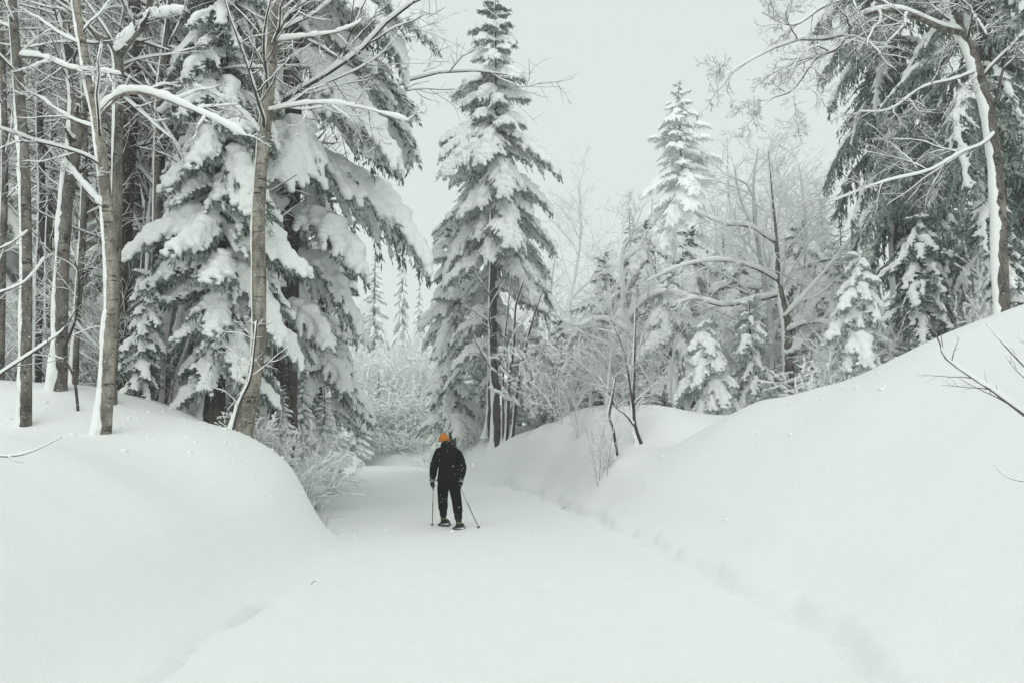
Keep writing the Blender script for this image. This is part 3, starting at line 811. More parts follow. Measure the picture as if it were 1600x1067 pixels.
hero_tree('bare_tree', 'trunk forking in a wide Y with snow in the crotch, left of the big spruce',
  [(178, 575, 13), (181, 400, 13), (184, 250, 13), (184, 88, 13), (150, 55, 13.1), (112, 5, 13.3), (95, -60, 13.4)], (.085, .08, .078, .07, .04, .03), M_GREY,
  [([(184, 90, 13), (205, 60, 12.9), (228, 32, 12.9), (238, -20, 12.9)], .07, .05), ([(228, 34, 12.9), (255, 26, 12.7), (290, 18, 12.5)], .035, .015)],
  seed=24, group='bare trunks on the left bank', t0=.5, n1=8, n2=6, n3=5, pl=.7, limb_th=.07)
hero_tree('bare_tree', 'thick dark brown trunk standing behind the peeling birch on the left',
  [(180, 612, 15.2), (188, 480, 15.2), (192, 330, 15.2), (200, 200, 15.2), (206, 80, 15.2), (208, -80, 15.3)], (.20, .19, .185, .18, .17), M_DARK, (), seed=25, group='bare trunks on the left bank', t0=.4, n1=9, n2=6, n3=5, pl=.5, rr=.2, ratio=.2)
hero_tree('bare_tree', 'thin tan trunk slanting up against the left side of the big spruce',
  [(238, 600, 14.4), (243, 400, 14.4), (246, 220, 14.4), (250, 130, 14.4), (262, 40, 14.5), (272, -60, 14.6)], (.055, .05, .045, .04), M_GREY,
  [([(247, 180, 14.4), (280, 150, 14.2), (320, 120, 14.1)], .02, .008)], seed=26, group='bare trunks on the left bank', t0=.45, n1=7, n2=5, n3=5, pl=.6)
hero_tree('birch', 'pale dark-banded birch at the edge of the left bank before the big spruce',
  [(376, 664, 13.2), (402, 560, 13.3), (405, 450, 13.3), (404, 340, 13.3), (412, 220, 13.4), (423, 110, 13.4), (432, -70, 13.5)], (.16, .112, .11, .108, .104, .10, .09), M_BIRCH,
  [([(418, 175, 13.4), (450, 168, 13), (500, 162, 12.6), (560, 168, 12.3), (640, 190, 12.1)], .024, .007),
   ([(424, 66, 13.4), (470, 60, 13.1), (530, 50, 12.8), (600, 20, 12.5)], .03, .010),
   ([(409, 212, 13.4), (380, 178, 13.1), (340, 150, 12.8), (300, 135, 12.6)], .02, .007)],
  seed=27, group='bare trunks on the left bank', t0=.66, n1=9, n2=7, n3=6, K=36, pl=.5, pl_ang=math.pi * .95, limb_th=.03)
for i, (pts, r, lab, m) in enumerate((
    ([(61, 590, 16.5), (62, 440, 16.5), (66, 300, 16.5), (62, 150, 16.6), (70, -60, 16.7)], .07, 'thin blackish trunk between the first and second trunks on the left', M_DARK),
    ([(6, 552, 14.5), (4, 400, 14.5), (8, 250, 14.5), (2, 60, 14.6), (-6, -60, 14.7)], .06, 'thin trunk cut by the left edge of the frame', M_GREY),
    ([(118, 600, 14.5), (122, 480, 14.5), (130, 350, 14.5), (133, 200, 14.6), (126, -60, 14.7)], .055, 'thin snow-whitened trunk between the stub trunk and the peeling birch', M_GREY),
    ([(128, 590, 17.5), (128, 400, 17.5), (146, 200, 17.5), (150, -60, 17.6)], .06, 'slender leaning trunk deep in the left woods behind the stub trunk', M_DARK),
    ([(84, 560, 19), (76, 400, 19), (84, 200, 19), (80, -60, 19)], .07, 'slender upright trunk deeper in the left woods behind the thin blackish trunk', M_DARK))):
    hero_tree('bare_tree', lab, pts, (r, r * .95, r * .9, r * .7), m, (), seed=40 + i, group='bare trunks on the left bank', t0=.25, n1=11, n2=6, n3=5, ratio=.22, pl=.7, up=.35)
hero_tree('birch', 'snow-streaked birch near the right edge with a long limb arching left against the sky',
  [(1566, 490, 14.3), (1563, 400, 14.3), (1559, 300, 14.3), (1546, 190, 14.3), (1520, 90, 14.3), (1490, 25, 14.4), (1470, -60, 14.6)], (.125, .12, .115, .11, .10, .085, .06), M_GREY,
  [([(1505, 52, 14.3), (1470, 44, 14.0), (1440, 30, 13.8), (1400, 16, 13.6), (1362, 20, 13.4), (1338, 30, 13.3), (1308, 60, 13.2), (1240, 64, 13.1), (1170, 96, 13), (1128, 122, 13)], .06, .005, .02),
   ([(1340, 26, 13.3), (1310, 75, 13.2), (1275, 92, 13.2), (1240, 140, 13.1), (1205, 155, 13.1), (1180, 180, 13)], .028, .005, .008),
   ([(1400, 16, 13.6), (1350, -5, 13.4), (1290, 10, 13.2), (1240, 40, 13.1), (1190, 20, 13)], .03, .006, .012),
   ([(1557, 205, 14.3), (1535, 226, 14.0), (1500, 240, 13.7), (1450, 268, 13.4), (1380, 285, 13.2), (1300, 315, 13)], .024, .004, .018),
   ([(1548, 195, 14.3), (1570, 100, 14), (1592, 60, 13.8), (1640, 20, 13.7)], .03, .01, .014),
   ([(1530, 110, 14.3), (1490, 125, 14), (1440, 138, 13.8), (1390, 172, 13.7), (1340, 175, 13.6)], .024, .005, .014),
   ([(1540, 60, 14.3), (1515, 20, 14.1), (1480, -10, 14), (1450, -40, 14)], .04, .015)],
  seed=28, group='snowy broadleaf trees on the right', t0=.55, n1=7, n2=9, n3=7, n4=4, K=34, pl=.9, plt=1.15, limb_th=.022, th=.010, twig=M_TWIG, tw_r=.0026, grav=-.045, up=.0)
hero_tree('bare_tree', 'forked broadleaf tree with level snow-heaped limbs right of the two-stemmed sapling',
  [(1232, 606, 24), (1230, 520, 24), (1216, 440, 24), (1212, 370, 24), (1206, 300, 24), (1200, 235, 24)], (.17, .14, .11, .065, .03, .008), M_GREY,
  [([(1216, 462, 24), (1180, 470, 23.6), (1130, 478, 23.2), (1085, 468, 23), (1050, 480, 22.8)], .055, .02),
   ([(1216, 440, 24), (1180, 420, 23.6), (1130, 408, 23.4), (1070, 415, 23.2), (1010, 440, 23)], .045, .01),
   ([(1222, 500, 24), (1260, 460, 23.6), (1310, 400, 23.2), (1370, 330, 22.8)], .045, .01),
   ([(1212, 380, 24), (1170, 355, 23.7), (1130, 350, 23.4), (1085, 330, 23.2)], .05, .012),
   ([(1226, 520, 24), (1265, 505, 23.4), (1310, 508, 23)], .05, .02)],
  seed=29, group='snowy broadleaf trees on the right', t0=.45, n1=10, n2=8, n3=7, n4=2, pl=.8, limb_th=.05, th=.022, twig=M_RIME, rr=.2)
hero_tree('bare_tree', 'crooked dead-topped tree with a fat white limb, left of the forked snowy tree',
  [(1000, 640, 26), (990, 560, 26), (978, 480, 26), (972, 400, 26), (990, 360, 26), (982, 318, 26)], (.13, .11, .09, .055, .03, .008), M_RIMEBARK,
  [([(978, 480, 26), (985, 450, 25.6), (996, 425, 25.2)], .12, .10), ([(974, 410, 26), (1000, 385, 25.8), (1015, 350, 25.7), (1020, 310, 25.6)], .05, .012),
   ([(982, 500, 26), (1010, 468, 25.5), (1050, 458, 25), (1100, 478, 24.7), (1150, 500, 24.5)], .07, .02),
   ([(985, 520, 26), (940, 500, 25.6), (900, 510, 25.3), (860, 490, 25)], .05, .012)],
  seed=30, group='snowy broadleaf trees on the right', t0=.4, n1=8, n2=7, n3=6, pl=.8, limb_th=.06, th=.022, twig=M_RIME, rr=.2)
hero_tree('bare_tree', 'slim snow-sided trunk in front of the tall lone spruce',
  [(776, 668, 34.4), (775, 620, 34.4), (771, 560, 34.4), (769, 480, 34.4), (770, 400, 34.4), (768, 330, 34.4)], (.18, .17, .15, .13, .11, .06), M_DARK, (), seed=31, group='stems under the tall lone spruce', t0=.25, n1=9, n2=5, n3=5, ratio=.3, pl=.95, plt=1.5)
for i, (pts, r, lab) in enumerate((
    ([(792, 655, 34.0), (796, 590, 34.0), (803, 540, 34.0), (806, 480, 34.1), (818, 440, 34.2)], .075, 'left stem of the dark clump right of the lone spruce trunk'),
    ([(800, 652, 33.8), (810, 600, 33.8), (822, 540, 33.8), (836, 490, 33.9), (850, 450, 34.0)], .065, 'right-leaning stem of the dark clump right of the lone spruce trunk'),
    ([(786, 660, 34.2), (786, 600, 34.2), (790, 520, 34.2), (800, 430, 34.3)], .05, 'thinnest upright stem of the dark clump right of the lone spruce trunk'))):
    hero_tree('bare_tree', lab, pts, (r, r * .9, r * .6, r * .3), M_DARK, (), seed=60 + i, group='stems under the tall lone spruce', t0=.3, n1=8, n2=5, n3=4, ratio=.28, pl=.6, K=22)
hero_tree('sapling', 'two-stemmed bare sapling leaning out of the hump on the right of the road',
  [(1003, 690, 18.8), (993, 668, 18.8), (990, 640, 18.8), (991, 590, 18.8), (992, 540, 18.8), (994, 470, 18.9)], (.052, .045, .038, .03, .02, .008), M_DARK,
  [([(991, 665, 18.8), (978, 648, 18.7), (962, 635, 18.6), (950, 610, 18.5), (930, 580, 18.5)], .03, .008), ([(990, 640, 18.8), (984, 600, 18.7), (975, 550, 18.6), (955, 500, 18.5)], .03, .006)],
  seed=32, t0=.25, n1=13, n2=7, n3=5, ratio=.35, pl=.4, K=22, sink=.1, limb_th=.02, th=.02)
hero_tree('sapling', 'short crooked stem on the hump just left of the two-stemmed sapling',
  [(965, 694, 18.4), (958, 670, 18.4), (952, 650, 18.4), (956, 625, 18.4), (962, 590, 18.5)], (.035, .03, .025, .012), M_DARK, (), seed=33, t0=.3, n1=7, n2=5, n3=3, pl=.3, K=18, sink=.1)
hero_tree('sapling', 'slender curved stem leaning over the left bank in front of the pale birch foot',
  [(362, 672, 12.8), (375, 630, 12.8), (392, 590, 12.8), (398, 540, 12.8), (402, 500, 12.9)], (.022, .018, .014, .008), M_DARK, (), seed=34, t0=.2, n1=9, n2=5, n3=3, ratio=.5, pl=.3, K=18, sink=.1)
hero_tree('fallen_branch', 'dark bent branch curving up from the snow left of the peeling birch',
  [(128, 610, 12.4), (116, 590, 12.4), (100, 552, 12.5), (118, 500, 12.5), (124, 440, 12.6), (115, 400, 12.7)], (.022, .02, .018, .008), M_DARK, (), seed=35, t0=.3, n1=5, n2=4, n3=3, pl=0, K=20, cat='branch')

# ------------------------------------------------------------------ bare trees of the woods
r_ = random.Random(3)
for i in range(36):
    px = -70 + 360 * ((i * .618) % 1) + r_.uniform(-8, 8); d = 15.5 + 19 * ((i * .377) % 1)
    bare_tree(px, d, r_.uniform(-380, -60), 'bare snow-dusted tree in the thick woods behind the left trunks', 'bare trees in the left woods', i % 5, wid=r_.uniform(.8, 1.1), rz=r_.uniform(-3, 3))
for i, (px, d, yt, hw, v) in enumerate(((10, 27, -160, 120, 2), (100, 30, -120, 120, 0), (175, 26, -260, 130, 2), (250, 30, -200, 130, 3), (-60, 24, -260, 140, 3), (330, 27, -240, 130, 2), (60, 22, 150, 90, 1), (150, 21, 240, 80, 0), (395, 26, -60, 110, 0))):
    far_conifer(px, d, yt, hw, 'conifer half hidden among the bare trees of the left woods', 'conifers in the left woods', v, 'conifer')
shrubn = 0
for (px, d, yt, v, w) in ((890, 46, 286, 1, 1.0), (925, 50, 335, 3, .9), (858, 43, 385, 4, .9)):
    bare_tree(px, d, yt, 'pale frosted broadleaf tree against the sky right of the tall lone spruce', 'hazy broadleaf trees right of the lone spruce', v, w, True, rz=px)
for i in range(28):
    px = 905 + 430 * ((i * .618 + .1) % 1); d = 25 + 17 * ((i * .41) % 1)
    top = np.interp(px, (900, 950, 1000, 1080, 1150, 1200, 1270, 1340), (420, 400, 380, 350, 270, 240, 250, 300)) + r_.uniform(0, 110)
    bare_tree(px, d, top, 'rimed broadleaf tree in the tangle right of the two-stemmed sapling', 'rimed broadleaf trees in the right middle distance', (1, 3, 0, 1, 3, 4)[i % 6], r_.uniform(.9, 1.3), True, rz=r_.uniform(-3, 3))
# far conifers one can tell apart
far_conifer(624, 105, 366, 24, 'small pointed distant fir in the gap left of the tall lone spruce', None, 0)
far_conifer(580, 82, 385, 45, 'distant conifer half hidden by the drooping limb left of the small pointed fir', None, 3)
far_conifer(652, 120, 420, 18, 'faintest distant conifer right of the small pointed fir', None, 0)
conifer('tall misty conifer rising above the tangle in the right middle distance', 1076, 85,
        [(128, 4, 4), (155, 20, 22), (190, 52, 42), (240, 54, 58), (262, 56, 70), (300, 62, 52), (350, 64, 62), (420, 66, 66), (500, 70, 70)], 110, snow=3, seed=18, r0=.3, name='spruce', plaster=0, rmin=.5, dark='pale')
far_conifer(1152, 95, 212, 16, 'tiny misty conifer tip right of the tall misty conifer', None, 3)
far_conifer(990, 37, 322, 48, 'grey misty conifer behind the crooked dead-topped tree', None, 0)
far_conifer(1300, 32, 300, 70, 'misty conifer left of the huge dark conifer', None, 0)
far_conifer(1245, 34, 380, 70, 'misty conifer behind the trunk of the forked snowy tree', None, 0)
far_conifer(1140, 33, 350, 70, 'misty conifer between the tall misty conifer and the forked snowy tree', None, 3)
far_conifer(1030, 31, 400, 60, 'misty low conifer below the tall misty conifer', None, 3)
far_conifer(1500, 28, 120, 110, 'dark conifer behind the dark pair at the upper right', None, 2)
far_conifer(1330, 27, 350, 60, 'shadowed conifer at the left foot of the huge dark conifer', None, 2)
far_conifer(1620, 24, -200, 120, 'dark conifer cut by the right edge of the frame', None, 2)

# ------------------------------------------------------------------ shrubs
shr = [(940, 18, 1.75, 2, .8, 'leafless shrub with thin upright stems on the snow hump beside the road', False),
       (880, 26, 2.2, 3, .7, 'thin bare shrub right of the low snow-heaped conifer', False),
       (908, 24, 1.7, 0, .6, 'second thin bare shrub on the crest of the right hump', False),
       (1405, 13.5, 1.0, 2, .6, 'twin bare stems poking through the crest of the right bank', False),
       (1320, 14.6, .9, 2, .5, 'small bare shrub low on the right bank crest', False),
       (480, 13.3, .75, 2, 1.0, 'leafless shrub spilling over the end of the left bank', False),
       (506, 13.9, .55, 2, 1.5, 'fine twiggy shrub at the tip of the left bank', False),
       (428, 14.2, 1.1, 2, 1.0, 'taller twiggy shrub behind the end of the left bank', False),
       (738, 37, 1.1, 2, 1.6, 'low snowy brush at the foot of the lone spruce', False),
       (700, 46, 1.2, 2, 1.9, 'low snowy brush left of the lone spruce foot, behind the walker', False),
       (655, 56, 2.0, 3, 1.6, 'low snowy brush where the road bends, behind the walker', True)]
shr += [(714, 38.5, .95, 5, 1.3, 'snow-clotted bush half hidden by the walker shoulder at the foot of the narrow conifer', True), (398, 13.9, .8, 5, 1.2, 'snow-clotted bush right at the foot of the pale dark-banded birch', False), (430, 14.6, .8, 6, 1.1, 'snow-clotted bush on the shoulder of the left bank', False),
        (676, 45, 1.6, 5, 1.5, 'snow-clotted bush just behind the walker head, left of the brush', True), (722, 43, 1.5, 6, 1.5, 'snow-clotted bush behind the walker right shoulder', True), (760, 38, 1.3, 7, 1.4, 'snow-clotted bush before the foot of the lone spruce', True), (832, 34.5, .7, 5, 1.0, 'snow-clotted bush right of the dark stem clump', True)]
for px, d, h, v, w, lab, rime in shr:
    shrub(px, d, h, lab, None, v, w, rime)
for i in range(70):
    px = 540 + 170 * ((i * .618) % 1); d = 60 + 36 * ((i * .37) % 1)
    shrub(px, d, r_.uniform(3.0, 7.5), 'frosted bush in the pale thicket closing the road gap', 'frosted bushes in the road gap', (5, 6, 1, 7, 3)[i % 5], r_.uniform(.8, 1.2), True)
for i in range(11):
    px = 570 + 125 * (i + r_.random()) / 11; d = 54.5 + 2.5 * r_.random()
    shrub(px, d, r_.uniform(1.3, 2.2), 'low white bush closing off the far end of the road', 'low bushes at the far end of the road', 5 + i % 3, r_.uniform(1.3, 1.8), True)
for i in range(24):
    px = 505 + 195 * (i + r_.random()) / 24; d = 57.5 + 2.5 * r_.random()
    shrub(px, d, r_.uniform(2.2, 4.2), 'frosted bush along the far edge of the road bend', 'frosted bushes at the road bend', 5 + i % 3, r_.uniform(1.1, 1.6), True)
for i in range(12):
    px = 540 + 150 * ((i * .618) % 1); d = 64 + 36 * ((i * .43) % 1)
    bare_tree(px, d, r_.uniform(470, 600), 'pale rimed tree in the thicket closing the road gap', 'pale rimed trees in the road gap', (1, 3)[i % 2], r_.uniform(1.3, 1.9), True, rz=r_.uniform(-3, 3))
for i in range(60):
    px = 865 + 465 * ((i * .618) % 1); d = (24.5 if px > 960 else 30) + 12 * ((i * .37) % 1)
    shrub(px, d, r_.uniform(1.8, 3.8), 'frosted bush filling the tangle under the right middle trees', 'frosted bushes under the right middle trees', (5, 1, 6, 7, 3, 5, 6)[i % 7], r_.uniform(.9, 1.3), i % 4 != 0)
for i in range(26):
    px = -40 + 340 * ((i * .618) % 1); d = 15 + 8 * ((i * .37) % 1)
    shrub(px, d, r_.uniform(1.3, 3.0), 'twiggy undergrowth bush between the left trunks', 'undergrowth bushes in the left woods', i % 5, r_.uniform(.9, 1.2), i % 4 == 0)
for i in range(12):
    px = 1290 + 330 * ((i * .618) % 1); d = 16.5 + 6 * ((i * .37) % 1)
    shrub(px, d, r_.uniform(1.0, 2.2), 'frosted bush behind the crest of the right bank', 'frosted bushes behind the right bank', (5, 6, 3, 7)[i % 4], 1.1, True)
for i in range(24):
    px = 395 + 85 * ((i * .618) % 1); d = 17 + 8 * ((i * .37) % 1)
    shrub(px, d, r_.uniform(1.0, 1.9), 'snow-tangled bush left of the road bend', 'snow-tangled bushes left of the road bend', (5, 6, 3, 7)[i % 4], 1.4, True)
# snow-heaped low growth: lumpy little firs
for px, d, yt, hw, lab in ((440, 17, 600, 46, 'young fir heaped with snow just right of the pale birch foot'), (470, 19.5, 560, 50, 'taller young fir heaped with snow behind the end of the left bank'),
        (505, 24, 600, 44, 'young fir buried to its tip beyond the tip of the left bank'), (548, 54, 560, 46, 'snow-buried fir on the far left side of the road bend'), (590, 58, 580, 40, 'snow-buried fir at the middle of the road bend'),
        (520, 50, 620, 40, 'lowest snow-buried fir left of the road bend'), (812, 39, 545, 50, 'snow-heaped fir close behind the dark stems of the lone spruce'), (745, 42, 520, 50, 'snow-heaped fir hidden behind the lone spruce trunk'), (655, 59, 600, 36, 'snow-heaped fir at the right end of the road bend'), (690, 50, 520, 40, 'snow-buried fir behind the narrow lumpy conifer'), (150, 17, 470, 40, 'young fir heaped with snow behind the peeling birch'),
        (1400, 18.5, 500, 40, 'young fir heaped with snow behind the twin bare stems'), (1275, 20, 545, 40, 'young fir heaped with snow where the right bank crest dips'), (1215, 23, 560, 40, 'young fir heaped with snow at the foot of the forked snowy tree'),
        (1010, 24, 600, 44, 'young fir heaped with snow behind the two-stemmed sapling'), (60, 18, 520, 40, 'young fir heaped with snow behind the trunk nearest the left edge')):
    far_conifer(px, d, yt, hw, lab, 'young firs heaped with snow', 1, 'young_fir', .2)
for i in range(22):
    px = 875 + 430 * ((i * .618 + .3) % 1); d = (25 if px > 1000 else 31) + 13 * ((i * .37) % 1)
    far_conifer(px, d, 640 - r_.uniform(40, 200), r_.uniform(32, 56), 'small white fir sunk in the tangle right of the lone spruce', 'small white firs in the right middle distance', 1, 'young_fir', .2)

# clumps fallen from the boughs, lying on the snow under the trees
rng = np.random.default_rng(19); pts = []
for px, d, n_, sp in ((330, 13.6, 60, 2.0), (165, 11.2, 34, 1.5), (420, 13.4, 40, 1.2), (60, 11.8, 30, 1.4), (1330, 13.2, 34, 1.6), (1450, 12.2, 34, 1.8), (1010, 19.5, 26, 1.5), (1130, 16.0, 30, 1.3), (800, 33.5, 30, 2.0)):
    xc_ = PX(px, d); a = rng.normal(0, sp, (n_, 2)) * (1, .5); pts.append(np.stack((xc_ + a[:, 0], d + a[:, 1]), -1))
pts = np.concatenate(pts); zz = ground_z(pts[:, 0], pts[:, 1]); rr = rng.uniform(.012, .05, len(pts)) * rng.random(len(pts)) ** .6 + .008
V, T = balls(np.stack((pts[:, 0], pts[:, 1], zz + rr * .1), -1), rr, .6)
tag(link('snow_clumps', make_mesh('snow_clumps', V, None, T, (M_SNOW,))), 'small clumps of snow dropped from the boughs onto the banks', 'snow', kind='stuff')
# ------------------------------------------------------------------ near twigs
def twig_thing(name, label, paths, mat, seed, sub=7, sub2=0, rr=.6, th=.006, ang=35, ratio=.3):
    rng = np.random.default_rng(seed)
    PP = [np.array([P(*q) for q in pts]) for pts, a, b in paths]
    base = PP[0][0].copy()
    root = thing(name, label, 'branch', base)
    for (pts, a, b), p in zip(paths, PP):
        p = resample(p - base, 16); r = np.linspace(a, b, 16) * (1 + .25 * (np.random.default_rng(seed).random(16) - .5))
        mb = MB(); V, Q = tubes(p[None], r[None], 7); mb.add(V, Q)
        if sub:
            A, B = grow(p[None], r[None], sub, .15, .95, ratio, ang, 6, rng, up=.12, wig=.08, rr=rr, rmin=.0012)
            V, Q = tubes(A, B, 5); mb.add(V, Q)
            if sub2:
                A2, B2 = grow(A, B, sub2, .2, .95, .4, 35, 5, rng, up=.05, wig=.1, rr=.7, rmin=.001); V, Q = tubes(A2, B2, 4); mb.add(V, Q)
        st = link('stem', mb.mesh('twig_stem', (mat,)), root)
        mb = MB(); V, Q = snow_on(p[None], r[None], th, rng, 6, 40, 3); mb.add(V, Q)
        tag(link('snow', mb.mesh('twig_snow', (M_SNOW,)), st), kind='stuff')
    return root
twig_thing('bare_branch', 'bare grey branch slanting in from the right edge low over the bank', [([(1640, 678, 5.2), (1600, 648, 5.1), (1550, 610, 5), (1525, 594, 5), (1478, 560, 4.95), (1466, 530, 4.9), (1440, 478, 4.9)], .011, .003)], M_BARE, 71, 6, 3, th=.008)
twig_thing('bare_branch', 'forked grey twig at the right edge above the slanting branch', [([(1640, 610, 5.4), (1600, 572, 5.3), (1570, 540, 5.2), (1541, 507, 5.2)], .008, .002), ([(1640, 620, 5.4), (1592, 582, 5.3), (1571, 556, 5.3)], .006, .002), ([(1640, 545, 5.4), (1612, 545, 5.3), (1591, 523, 5.3)], .005, .002)], M_BARE, 72, 3)
twig_thing('bare_branch', 'single thin curved twig hanging at the right edge over smooth snow', [([(1640, 752, 4.6), (1600, 752, 4.6), (1572, 744, 4.6), (1552, 726, 4.6)], .003, .0014)], M_BARE, 73, 0, th=.002)
twig_thing('bare_branch', 'short grey twig lying in from the left edge over the smooth left bank', [([(-30, 708, 4.8), (12, 713, 4.8), (50, 705, 4.8), (98, 682, 4.8)], .006, .002), ([(12, 713, 4.8), (24, 720, 4.8), (36, 722, 4.8)], .004, .0015)], M_BARE, 74, 0, th=.003)
twig_thing('bare_branch', 'snowy grey branch reaching in from the left edge across the first trunk', [([(-40, 618, 5.5), (0, 585, 5.4), (60, 545, 5.3), (100, 515, 5.2), (120, 480, 5.2)], .009, .003), ([(-40, 470, 5.6), (0, 458, 5.5), (40, 440, 5.4), (72, 400, 5.3)], .008, .002), ([(-40, 400, 5.7), (10, 385, 5.6), (45, 360, 5.5)], .007, .002)], M_TWIG, 75, 5, 2, th=.007)
twig_thing('twig', 'small dark twig poking from the groomed road at the foot of the left bank', [([(486, 912, 8.7), (492, 907, 8.7), (499, 911, 8.65)], .006, .003)], M_BARE, 76, 0, th=.0)
twig_thing('twig', 'fallen twig lying across the right edge of the road beyond the ski pole', [([(868, 797, 19.5), (890, 790, 19.4), (910, 788, 19.3), (922, 786, 19.2)], .008, .004), ([(922, 786, 19.2), (912, 775, 19.3), (898, 770, 19.4)], .006, .003)], M_BARE, 77, 2, th=.0)
twig_thing('twig', 'twig lying beside the tip of the left bank shrub', [([(500, 772, 15.2), (520, 762, 15), (552, 766, 14.8)], .008, .003), ([(516, 806, 14.4), (528, 808, 14.3), (540, 804, 14.2)], .005, .002)], M_BARE, 78, 3, th=.0)

# ------------------------------------------------------------------ the walker
M_JKT = plain('black_shell', (.005, .0062, .0062), .8, .03, 60, .004)
M_TRS = plain('black_trousers', (.0045, .0055, .0055), .85, .03, 80, .003)
M_HAT = plain('orange_knit', (.46, .165, .034), .9, .1, 90, .004)
M_GLV = plain('dark_glove', (.009, .010, .011), .8, .05, 90, .003)
M_CUF = plain('grey_cuff', (.22, .235, .23), .8, .1)
M_SKIN = plain('skin', (.42, .27, .20), .55, .3)
M_BOOT = plain('dark_boot', (.018, .022, .020), .7, .3, 60, .004)
M_LIME = plain('lime_boot_trim', (.26, .29, .13), .7, .2)
M_GAIT = plain('dark_gaiter', (.009, .0115, .011), .8, .05, 50, .003)
M_FRAME = plain('dark_snowshoe_frame', (.02, .023, .022), .5, .4)
M_DECK = plain('grey_snowshoe_deck', (.06, .068, .062), .7, .2)
M_POLE = plain('dark_pole', (.02, .022, .022), .4, .5)
M_STEEL = plain('pole_steel', (.32, .33, .33), .4, .5)
W0 = P(700, 820, 15); W0[2] = gz(W0[0], 15.)
def skin_mesh(name, verts, edges, radii, mat, root_i=0, sub=2, parent=None):
    me = bpy.data.meshes.new(name); me.from_pydata([tuple(v) for v in verts], edges, []); me.update()
    o = bpy.data.objects.new('tmp', me); COL.objects.link(o)
    o.modifiers.new('k', 'SKIN'); s = o.modifiers.new('s', 'SUBSURF'); s.levels = sub; s.render_levels = sub
    for i, sv in enumerate(me.skin_vertices[0].data):
        r = radii[i]; sv.radius = (r, r) if np.isscalar(r) else r; sv.use_root = (i == root_i)
    dg = bpy.context.evaluated_depsgraph_get(); dg.update()
    m = bpy.data.meshes.new_from_object(o.evaluated_get(dg), depsgraph=dg)
    bpy.data.objects.remove(o); bpy.data.meshes.remove(me)
    m.name = name; m.materials.clear(); m.materials.append(mat)
    m.polygons.foreach_set('use_smooth', np.ones(len(m.polygons), bool))
    return m
walker = thing('person', 'walker seen from behind in black jacket and trousers with an orange beanie', 'person', tuple(W0))
J = dict(pel=(-.01, .06, .88), wai=(-.01, .05, 1.03), che=(-.015, .06, 1.22), upp=(-.02, .12, 1.375), nec=(-.065, .20, 1.47), hea=(-.115, .27, 1.585),
         shl=(-.20, .12, 1.36), ell=(-.285, .06, 1.10), wrl=(-.305, .10, .865), hal=(-.31, .12, .79),
         shr=(.165, .11, 1.36), elr=(.262, .0, 1.09), wrr=(.225, .06, .87), har=(.22, .085, .80),
         hil=(-.10, .07, .83), knl=(-.135, .42, .49), anl=(-.135, .60, .13), hir=(.09, .05, .83), knr=(.15, .08, .49), anr=(.20, -.03, .11))
J['tol'] = (-.10, .78, .07); J['tor'] = (.21, .14, .05)
jn = list(J); ji = {k: i for i, k in enumerate(jn)}
E = [('pel', 'wai'), ('wai', 'che'), ('che', 'upp'), ('upp', 'nec'), ('nec', 'hea'), ('upp', 'shl'), ('shl', 'ell'), ('ell', 'wrl'), ('wrl', 'hal'), ('upp', 'shr'), ('shr', 'elr'), ('elr', 'wrr'), ('wrr', 'har'),
     ('pel', 'hil'), ('hil', 'knl'), ('knl', 'anl'), ('anl', 'tol'), ('pel', 'hir'), ('hir', 'knr'), ('knr', 'anr'), ('anr', 'tor')]
RB = dict(pel=(.13, .10), wai=(.125, .095), che=(.15, .105), upp=(.12, .09), nec=.055, hea=(.075, .09), shl=.06, ell=.043, wrl=.02, hal=.02, shr=.06, elr=.04, wrr=.02, har=.02, hil=.085, knl=.058, anl=.042, hir=.085, knr=.058, anr=.042, tol=.04, tor=.04)
body = link('body', skin_mesh('body', [J[k] for k in jn], [(ji[a], ji[b]) for a, b in E], [RB[k] for k in jn], M_SKIN), walker)
def garment(name, keys, edges, rad, mat, extra=None):
    pts = {k: J[k] for k in keys};
    if extra: pts.update(extra)
    ks = list(pts); ix = {k: i for i, k in enumerate(ks)}
    return link(name, skin_mesh(name, [pts[k] for k in ks], [(ix[a], ix[b]) for a, b in edges], [rad[k] for k in ks], mat), walker)
garment('jacket', ['wai', 'che', 'upp', 'shl', 'ell', 'wrl', 'shr', 'elr', 'wrr'],
        [('hem', 'wai'), ('wai', 'che'), ('che', 'upp'), ('upp', 'nk'), ('upp', 'shl'), ('shl', 'ell'), ('ell', 'fl'), ('fl', 'wrl'), ('upp', 'shr'), ('shr', 'elr'), ('elr', 'fr'), ('fr', 'wrr')],
        dict(hem=(.215, .165), wai=(.205, .16), che=(.215, .17), upp=(.175, .14), nk=.11, shl=.096, ell=.086, fl=.075, wrl=.06, shr=.096, elr=.088, fr=.075, wrr=.06), M_JKT,
        dict(hem=(-.01, .055, .87), nk=(-.045, .165, 1.445), fl=(-.288, .07, .98), fr=(.242, .03, .98)))
garment('hood', [], [('a', 'b'), ('b', 'c')], dict(a=(.14, .11), b=(.12, .10), c=(.095, .09)), M_JKT, dict(a=(-.035, .10, 1.42), b=(-.06, .155, 1.49), c=(-.09, .22, 1.555)))
garment('trousers', ['pel', 'hil', 'knl', 'hir', 'knr'],
        [('top', 'pel'), ('pel', 'hil'), ('hil', 'tl'), ('tl', 'knl'), ('knl', 'bl'), ('pel', 'hir'), ('hir', 'tr'), ('tr', 'knr'), ('knr', 'br')],
        dict(top=(.165, .13), pel=(.185, .14), hil=.125, tl=.115, knl=.10, bl=.094, hir=.125, tr=.115, knr=.10, br=.094), M_TRS,
        dict(top=(-.01, .055, .98), tl=(-.118, .24, .66), bl=(-.135, .54, .24), tr=(.12, .07, .66), br=(.19, -.01, .22)))
